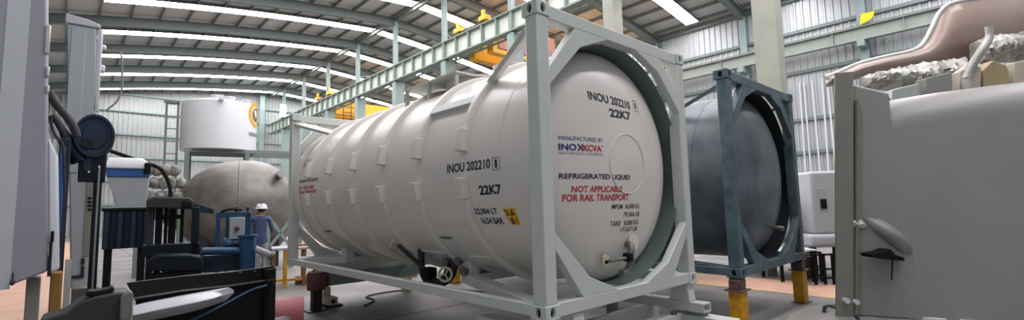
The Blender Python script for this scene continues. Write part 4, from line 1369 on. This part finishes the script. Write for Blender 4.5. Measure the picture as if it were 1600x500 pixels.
MB().box(x0, x1, -0.43, -0.14, 0, z1).build('base', 'black', r2)

S = Stand(195, 8.4, True)
q = S.q
r = S.root('blue_skip', 'dark blue ribbed steel skip under the hopper', 'skip')
(x0, z1), (x1, z0) = q(162, 330), q(231, 386)
m = MB(); square_tube(m, x0, x1, -0.1, -0.02, z0 + 0.01, z0 + 0.03)
m = MB(); m.box(x0, x1, 0.0, 0.9, z0, z1); m.build('bin', 'navy', r, bevel=0.01)
for i in range(7):
    x = x0 + (x1 - x0) * (i + 0.5) / 7
    MB().box(x - 0.03, x + 0.03, -0.05, 0.0, z0, z1).build('rib', 'deepnavy' if i % 2 else 'navy', r, bevel=0.008)
MB().box(x0 - 0.03, x1 + 0.03, -0.07, 0.97, z1, z1 + 0.05).build('rim', 'black', r, bevel=0.008)
for x in (x0 + 0.08, x1 - 0.08):
    for y in (0.08, 0.8):
        MB().box(x - 0.05, x + 0.05, y - 0.05, y + 0.05, 0, z0).build('leg', 'black', r)
skz = z1 + 0.05
r = S.root('hopper', 'tapered grey hopper with a white lid and blue band on the skip', 'hopper')
m = MB()
def hr(pl, pr_, py, y0, y1):
    (a, z), (b, _) = q(pl, py), q(pr_, py)
    return [(a, y0, z), (b, y0, z), (b, y1, z), (a, y1, z)]
zh = q(200, 322)[1]
m.loft([hr(181, 229, 322, 0.05, 0.6), hr(168, 234, 276, 0.0, 0.7)]); m.build('bin', 'cabinet', r, bevel=0.015)
m = MB(); m.loft([hr(166, 234, 276, -0.02, 0.72), hr(165, 233, 263, -0.02, 0.72)]); m.build('band', 'brightblue', r, bevel=0.01)
m = MB(); m.loft([hr(165, 235, 263, -0.05, 0.75), hr(164, 235, 256, -0.05, 0.75), hr(169, 224, 245, 0.05, 0.65)]); m.build('lid', 'white', r, bevel=0.02)
pbox(S, 226, 254, 236, 271, -0.08, 0.02).build('latch', 'black', r, bevel=0.02)
(x0, z0), (x1, _) = q(181, 322), q(229, 322)
MB().box(x0 - 0.05, x1 + 0.05, 0.03, 0.62, z0 - 0.03, z0).build('outlet_flange', 'rim', r)
for x in (x0 + 0.05, x1 - 0.05):
    MB().box(x - 0.03, x + 0.03, 0.2, 0.4, skz, z0 - 0.02).build('leg', 'black', r)

# heap of wrapped bundles behind the hopper
S = Stand(252, 13.0, True)
q = S.q
random.seed(11)
sr = S.root('bundle_rack', 'grey steel rack holding the heap of wrapped bundles behind the hopper', 'rack')
(x0, z0), (x1, _) = q(212, 318), q(285, 318)
MB().box(x0, x1, -0.3, 0.6, z0 - 0.08, z0).build('deck', 'rafter', sr)
for x in (x0 + 0.05, x1 - 0.05):
    for y in (-0.25, 0.5):
        MB().box(x - 0.05, x + 0.05, y - 0.05, y + 0.05, 0, z0 - 0.08).build('leg', 'rafter', sr)
for k in range(14):
    row = k // 5
    px = 222 + (k % 5) * 14 + row * 4
    x, _ = q(px, 300)
    rr_ = random.uniform(0.135, 0.16)
    m = MB(); m.sphere((0, 0, 0), rr_, 0.95, 0.95, 1.1, 2, 0.09)
    thing('wrapped_bundle', m, 'scrap', 'crumpled grey wrapped bundle in the heap behind the hopper', 'bundle', S.o + S.r * x + S.f * (0.1 + 0.04 * row) + Vector((0, 0, z0 + 0.19 + row * 0.36)), random.uniform(0, 3), 'wrapped bundles behind the hopper', sharp=30)
m = MB()
pp = [(150, 228), (185, 240), (225, 254), (252, 262), (262, 280), (268, 300)]
m.tube([(lambda c: (c[0], -0.5, c[1]))(q(a, b, -0.5)) for a, b in pp] + [(q(268, 300)[0], -0.5, 0.06)], 0.05, 10, 2)
o = m.build('drooping_hose', 'black'); o.location = S.o; o.rotation_euler = (0, 0, S.rz); tag(o, 'black hose drooping across the heap of grey bundles', 'hose')

# tall light grey cabinet
S = Stand(135, 6.6, True)
q = S.q
r = S.root('tall_cabinet', 'very tall light grey cabinet with vents behind the blue blower', 'cabinet')
(x0, zt), (x1, _) = q(105, 36), q(152, 36)
zb = q(130, 450)[1]
xb0, xb1 = q(110, 450)[0], q(152, 450)[0]
m = MB(); m.loft([[(xb0, 0, zb), (xb1, 0, zb), (xb1 - 0.03, 0.5, zb), (xb0, 0.5, zb)], [(x0, 0, zt), (x1, 0, zt), (x1 - 0.03, 0.5, zt), (x0, 0.5, zt)]]); m.build('body', 'cabinet', r, bevel=0.02)
m = MB(); m.prism([(x0 - 0.02, zt), (x1 + 0.04, zt), (x1 + 0.04, zt + 0.05), (x1 - 0.1, zt + 0.10), (x0 - 0.02, q(105, 21)[1])], (-0.02, 0.12)); m.build('cap', 'mauvelight', r, bevel=0.012)
(dx0, dz1), (dx1, dz0) = q(140, 45), q(152, 200)
MB().box(x0 + 0.05, x1 - 0.11, -0.012, 0.0, q(130, 270)[1], zt - 0.05).build('door', 'cabinet', r, bevel=0.004)
pbox(S, 137, 268, 139, 400, -0.012, 0.0).build('door_seam', 'greypost', r)
MB().box(x1, x1 + 0.07, 0.0, 0.08, q(150, 175)[1], zt + 0.0).build('side_duct', 'mauvelight', r, bevel=0.02)
for i in range(4):
    pbox(S, 137, 308 + i * 6, 143, 311 + i * 6, -0.02, 0.0).build('vent', 'black', r)
m = MB()
for a in ((127, 404, 132, 414), (127, 416, 131, 432), (112, 431, 131, 434)):
    pass
pbox(S, 127, 404, 132, 413, -0.018, 0.0).build('label_frame', 'valve', r)
pbox(S, 127, 416, 131, 430, -0.018, 0.0).build('handle', 'valve', r)
pbox(S, 112, 431, 131, 434, -0.018, 0.0).build('kick_trim', 'navy', r)
MB().box(xb0 + 0.02, xb1 - 0.06, 0.05, 0.45, 0, zb).build('plinth', 'charcoal', r)
for i, py in enumerate((32, 46, 55)):
    pass
pbox(S, 151, 40, 154, 44, 0.0, 0.04).build('hinge', 'white', r)
pbox(S, 151, 54, 154, 62, 0.0, 0.04).build('hinge', 'white', r)
m = MB()
pp = [(165, 80), (184, 80), (190, 83), (191, 110), (191, 140), (184, 158), (172, 168), (164, 174)]
m.tube([(lambda c: (c[0], 0.1, c[1]))(q(a, b, 0.1)) for a, b in pp], 0.012, 8, 2)
m.tube([(x1 + 0.06, 0.1, q(165, 80)[1]), (q(165, 80, 0.1)[0], 0.1, q(165, 80, 0.1)[1])], 0.012, 8)
m.build('conduit', 'greypost', r)
pbox(S, 153, 68, 166, 78, 0.05, 0.2).build('junction_box', 'white', r, bevel=0.02)
pbox(S, 153, 100, 164, 112, 0.05, 0.2).build('junction_box', 'white', r, bevel=0.02)

# near mauve-grey enclosure at the left edge
S = Stand(60, 5.0, True)
q = S.q
r = S.root('tank_enclosure', 'huge mauve-grey sheet metal enclosure at the left edge on legs', 'enclosure')
zb = q(60, 440)[1]
m = MB()
xr, _ = q(76, 300)
xl, _ = q(-140, 300)
def er(x, d, lift=0.0):
    pass
foot = [(xl, 0.0), (xr - 0.02, 0.0), (xr, 0.02), (xr - 0.1, 0.9), (xl, 0.9)]
bot = S.qs([(-140, 476), (12, 450), (76, 424)])
m.loft([[(xl, 0, bot[0][1]), (q(12, 450)[0], 0, bot[1][1]), (bot[2][0], 0, bot[2][1]), (bot[2][0] - 0.1, 0.8, bot[2][1]), (xl, 0.8, bot[0][1])],
        [(xl, 0, 4.6), (q(12, 450)[0], 0, 4.6), (q(70, 0)[0], 0, 4.6), (q(70, 0)[0] - 0.1, 0.8, 4.6), (xl, 0.8, 4.6)]])
m.build('body', 'mauve', r, bevel=0.03)
def ep(px, py, d):
    x, z = q(px, py, d); return (x, d, z)
m = MB(); m.loft([[ep(75, 429, 0.01), ep(92, 422, 0.06), ep(94, 420, 0.14), ep(80, 424, 0.2)], [ep(75, 215, 0.01), ep(90, 240, 0.06), ep(92, 250, 0.14), ep(78, 215, 0.2)]])
m.build('rounded_edge', 'mauvelight', r, bevel=0.03, segs=4)
pbox(S, 80, 361, 84, 378, 0.0, 0.1).build('handle', 'black', r, bevel=0.008)
pbox(S, 13.5, -20, 15, 452, -0.004, 0.01).build('panel_seam', 'mauvelight', r)
pbox(S, 77, 378, 79, 432, 0.0, 0.06).build('panel_seam', 'hole', r)
(x, z) = q(19, 448); (x_, z2) = q(19, 426)
m = MB(); m.cyl((x, -0.02, z + 0.03), (x, -0.02, z2), 0.006, seg=8); m.lathe([(0, z - 0.02 + 0.03), (0.02, z + 0.03), (0.015, z + 0.06), (0, z + 0.08)], (x, -0.02, 0), 'z', 12); m.build('drop_bolt', 'valve', r)
for py0, py1 in ((38, 84), (103, 120), (133, 145)):
    pbox(S, 72, py0, 77, py1, -0.02, 0.04).build('edge_bracket', 'rim', r, bevel=0.01)
for a, b, mt, y in ((41, 64, 'greypost', 0.2), (79, 97, 'ochre', 0.24)):
    (x0, z), (x1, _) = q(a, 440, y), q(b, 440, y)
    zt_ = q(b, 436 if a == 41 else 428, y)[1] - 0.1
    MB().box(x0, x1, y, y + 0.22, 0, zt_ + 0.12).build('leg', mt, r, bevel=0.01)

# blue post with the round blower, arms and hoses
S = Stand(105, 5.7, True)
q = S.q
r = S.root('steel_post', 'bright and dark blue steel post right of the mauve-grey enclosure', 'post')
(x0, z), (x1, _) = q(93, 215), q(112, 215)
MB().box(x0, x1, 0, 0.12, 0, z).build('post', 'navy', r, bevel=0.01)
(x0, z), (x1, _) = q(94, 230), q(103, 230)
MB().box(x0, x1, -0.03, 0.0, 0.3, z).build('front_strip', 'brightblue', r, bevel=0.006)
m = MB(); (a, za), (b, zb_) = q(102, 432), q(104, 455)
m.box(a - 0.01, a + 0.05, -0.05, -0.03, zb_ - 0.2, za + 0.2); m.build('cable_tray', 'rim', r)
S2 = Stand(147, 5.9, True)
q = S2.q
r = S2.root('blower', 'round dark blue blower with an oval inlet on a slim post', 'blower')
(cx_, cz_) = q(148, 213); rad = q(180, 213)[0] - cx_
m = MB()
m.lathe([(0.0, 0.16), (rad, 0.16), (rad, -0.05), (rad * 0.97, -0.065), (rad * 0.86, -0.065), (rad * 0.82, -0.045), (rad * 0.62, -0.04), (rad * 0.58, -0.055), (rad * 0.54, -0.055), (0, -0.055)], (cx_, 0, cz_), 'y', 56)
for v_ in m.bm.verts:
    v_.co.z = cz_ + (v_.co.z - cz_) * 1.4
sh = m.build('volute', 'navy', r, sharp=35)
m = MB(); (ox, oz) = q(137, 225)
n = 28
A = [(ox + 0.06 * math.cos(2 * PI * i / n), -0.06, oz + 0.058 * math.sin(2 * PI * i / n)) for i in range(n)]
m.loft([A, [(a, b - 0.012, c) for a, b, c in A]]); m.build('inlet', 'hole', sh)
m = MB(); m.prism(S2.qs([(124, 238), (168, 238), (166, 262), (164, 284), (121, 284), (122, 262)]), (0.0, 0.15)); m.build('outlet_duct', 'deepnavy', r, bevel=0.015)
m = MB(); m.prism(S2.qs([(128, 242), (143, 242), (142, 268), (130, 268)]), (-0.015, 0.01)); m.build('inspection_cover', 'navy', r, bevel=0.008)
(x0, z), (x1, _) = q(146, 284), q(160, 284)
MB().box(x0, x1, 0.02, 0.14, 0, z + 0.01).build('post', 'deepnavy', r, bevel=0.01)
(x0, z) = q(155, 262)
m = MB(); m.cyl((x0, -0.04, 0.4), (x0, -0.04, z), 0.012, seg=10); m.build('guide_rod', 'steel', r)
for px, py in ((139, 269), (155, 261)):
    (x, z) = q(px, py); m = MB(); m.cyl((x, -0.06, z), (x, -0.02, z), 0.012, seg=12); m.build('bolt', 'white', r)
m = MB()
pp = [(80, 181), (86, 188), (94, 205), (106, 224), (118, 240), (126, 252)]
m.tube([(lambda c: (c[0], 0.05, c[1]))(q(a, b, 0.05)) for a, b in pp], [0.05, 0.1], 12, 2); m.build('support_arm', 'deepnavy', r)
S3 = Stand(95, 5.5, True)
q = S3.q
r = S3.root('hose_bundle', 'black and grey hoses drooping from the mauve-grey enclosure to the blower', 'hose')
for pts, mt, rd in (([(76, 142), (82, 155), (94, 170), (108, 186), (118, 204), (120, 214)], 'charcoal', 0.045), ([(75, 140), (84, 150), (100, 170), (114, 190), (118, 206)], 'rim', 0.012), ([(80, 182), (80, 196), (86, 212), (97, 222), (100, 236), (101, 300)], 'charcoal', 0.014)):
    m = MB(); m.tube([(lambda c: (c[0], 0.0, c[1]))(q(a, b)) for a, b in pts], rd, 10, 2); m.build('hose', mt, r)
m = MB(); m.prism(S3.qs([(77, 186), (84, 192), (92, 206), (96, 222), (90, 218), (80, 214), (77, 204)]), (0.03, 0.1)); m.build('hose_cover', 'mauvelight', r, bevel=0.01)
x, z = q(101, 300)
MB().box(x - 0.014, x + 0.014, 0, 0.028, 0, z).build('hose_drop', 'charcoal', r)

# black skid with the pale guard, near
S = Stand(310, 5.0)
q = S.q
r = S.root('black_skid', 'long black steel skid with a channel beam and pale curved guard', 'skid')
m = MB()
beam = [(197, 442, -0.35), (290, 431, -0.05), (360, 425, 0.2), (418, 417, 0.45)]
low = [(209, 466, -0.35), (290, 453, -0.05), (360, 446, 0.2), (420, 437, 0.45)]
rings = []
for (a, b, d), (c, e, d2) in zip(beam, low):
    x0, z1 = q(a, b, d); x1, z0 = q(c, e, d2)
    rings.append([(x0, d, z1), (x0 + 0.02, d + 0.1, z1), (x1 + 0.02, d + 0.1, z0), (x1, d, z0)])
m.loft(rings); m.build('channel_beam', 'gloss', r, bevel=0.004)
m = MB(); rings = []
for (a, b, d), (c, e, d2) in zip(beam, low):
    x1, z0 = q(c, e, d2)
    rings.append([(x1, d - 0.04, z0 + 0.008), (x1, d + 0.1, z0 + 0.008), (x1, d + 0.1, z0 - 0.008), (x1, d - 0.04, z0 - 0.008)])
m.loft(rings); m.build('lower_flange', 'dullsteel', r)
m = MB(); rings = []
for (a, b, d), (c, e, d2) in zip(beam, low):
    x1, z0 = q(c, e, d2)
    rings.append([(x1, d + 0.03, z0), (x1, d + 0.1, z0), (x1, d + 0.1, 0), (x1, d + 0.03, 0)])
m.loft(rings); m.build('side_panel', 'black', r)
x, z = q(421, 420, 0.45)
MB().box(x - 0.04, x + 0.03, 0.4, 0.55, 0.0, z).build('end_post', 'black', r, bevel=0.01)
x, z = q(424, 440, 0.4)
m = MB(); m.cyl((x - 0.05, 0.4, z), (x + 0.05, 0.36, z + 0.005), 0.03, seg=14); m.build('end_bolt', 'valve', r)
for px, py, d in ((375, 427, 0.24), (398, 425, 0.34)):
    x, z = q(px, py, d); m = MB(); m.cyl((x, d - 0.02, z), (x, d + 0.02, z), 0.014, seg=12); m.build('bolt', 'valve', r)
up = [(206, 478), (250, 470), (300, 461), (335, 455), (344, 458)]
md_ = [(206, 494), (250, 484), (300, 474), (335, 466), (345, 462)]
lo_ = [(206, 506), (250, 498), (300, 487), (330, 478), (345, 464)]
m = MB(); rings = []
for i, (a, b, c) in enumerate(zip(up, md_, lo_)):
    d = -0.45 + i * 0.10
    (x, z1), (x2, z2), (x3, z3) = q(*a, d), q(*b, d - 0.1), q(*c, d)
    e = 0.10 if i < 4 else 0.05
    rings.append([(x, d, z1), (x2, d - e, z2), (x3, d, z3), (x3, 0.13 + i * 0.09 - 0.3, z3), (x, 0.13 + i * 0.09 - 0.3, z1)])
m.loft(rings); m.build('guard_panel', 'mauvelight', r, bevel=0.01, label='pale grey curved guard panel')
m = MB()
pp = [(418, 446), (400, 450), (375, 462), (350, 476), (320, 491), (296, 502)]
dd = [0.35, 0.3, 0.18, 0.05, -0.1, -0.2]
m.tube([(lambda c, d: (c[0], d - 0.04, c[1]))(q(a, b, d - 0.04), d) for (a, b), d in zip(pp, dd)] , 0.012, 8, 2)
(hx, hz) = q(296, 502, -0.24)
m.tube([(hx, -0.24, hz), (hx - 0.2, -0.3, 0.2), (hx - 0.25, -0.3, 0.012)], 0.012, 8, 1)
o = m.build('air_hose', 'blue'); o.location = S.o; o.rotation_euler = (0, 0, S.rz); tag(o, 'thin blue air hose hanging along the black skid', 'hose')

# charcoal crate bottom left
S = Stand(150, 4.0, True)
q = S.q
r = S.root('covered_crate', 'low dark grey covered crate with a pale end plate at the bottom left', 'crate')
m = MB()
top = [(60, 502), (100, 490), (124, 472), (150, 463), (180, 457), (203, 456)]
P_ = S.qs(top)
m.prism([(P_[0][0], 0.0)] + P_ + [(P_[-1][0], 0.0)], (0.0, 0.38)); m.build('cover', 'charcoal', r, bevel=0.02)
m = MB(); m.prism(S.qs([(188, 462), (204, 452), (208, 458), (204, 500), (186, 500)]), (-0.06, 0.0)); m.build('end_plate', 'dullsteel', r, bevel=0.015)
m = MB(); m.prism(S.qs([(133, 464), (136, 456), (152, 455), (168, 452), (176, 448), (180, 454), (170, 460), (150, 464)]), (0.02, 0.2)); m.build('hasp', 'black', r, bevel=0.01)
# pale pile beside the plinth
S = Stand(120, 6.3, True)
q = S.q
(x0, z1), (x1, z0) = q(112, 447), q(152, 458)
m = MB(); m.box(x0, x1, -0.3, -0.02, 0, z1)
o = m.build('pallet_box', 'dullsteel', bevel=0.02); o.location = S.o; o.rotation_euler = (0, 0, S.rz); tag(o, 'low dull steel box at the foot of the tall grey cabinet', 'box')

# pipes lying on the floor by the skid end
def floor_pipe(pts, z, rd, mt, label, cap=None):
    P_ = []
    for a, b in pts:
        d = pixray(a, b); tt = (z - CAM.z) / d.z; p = CAM + d * tt; P_.append(p)
    c = (P_[0] + P_[1]) / 2; c.z = 0
    r = empty('floor_pipe', c, 0, label, 'pipe')
    a, b = P_[0] - c, P_[1] - c
    a.z = b.z = rd
    d = (b - a).normalized()
    m = MB()
    if cap:
        m.tube([a, b, b + d * rd * 0.5, b + d * rd * 0.85, b + d * rd], [rd, rd, rd * 0.86, rd * 0.5, 0.005], 28)
    else:
        m.cyl(a, b, rd, seg=28)
    m.build('pipe', mt, r, sharp=50)
    if not cap:
        m = MB(); m.cyl(b, b + d * 0.004, rd * 0.85, seg=24); m.build('bore', 'hole', r)
    return r
floor_pipe([(380, 497), (474, 487)], 0.21, 0.21, 'pinkpipe', 'thick pink pipe lying on the floor right of the black skid')
floor_pipe([(360, 530), (444, 512)], 0.14, 0.14, 'dullsteel', 'grey pipe with a rounded end before the pink pipe', True)
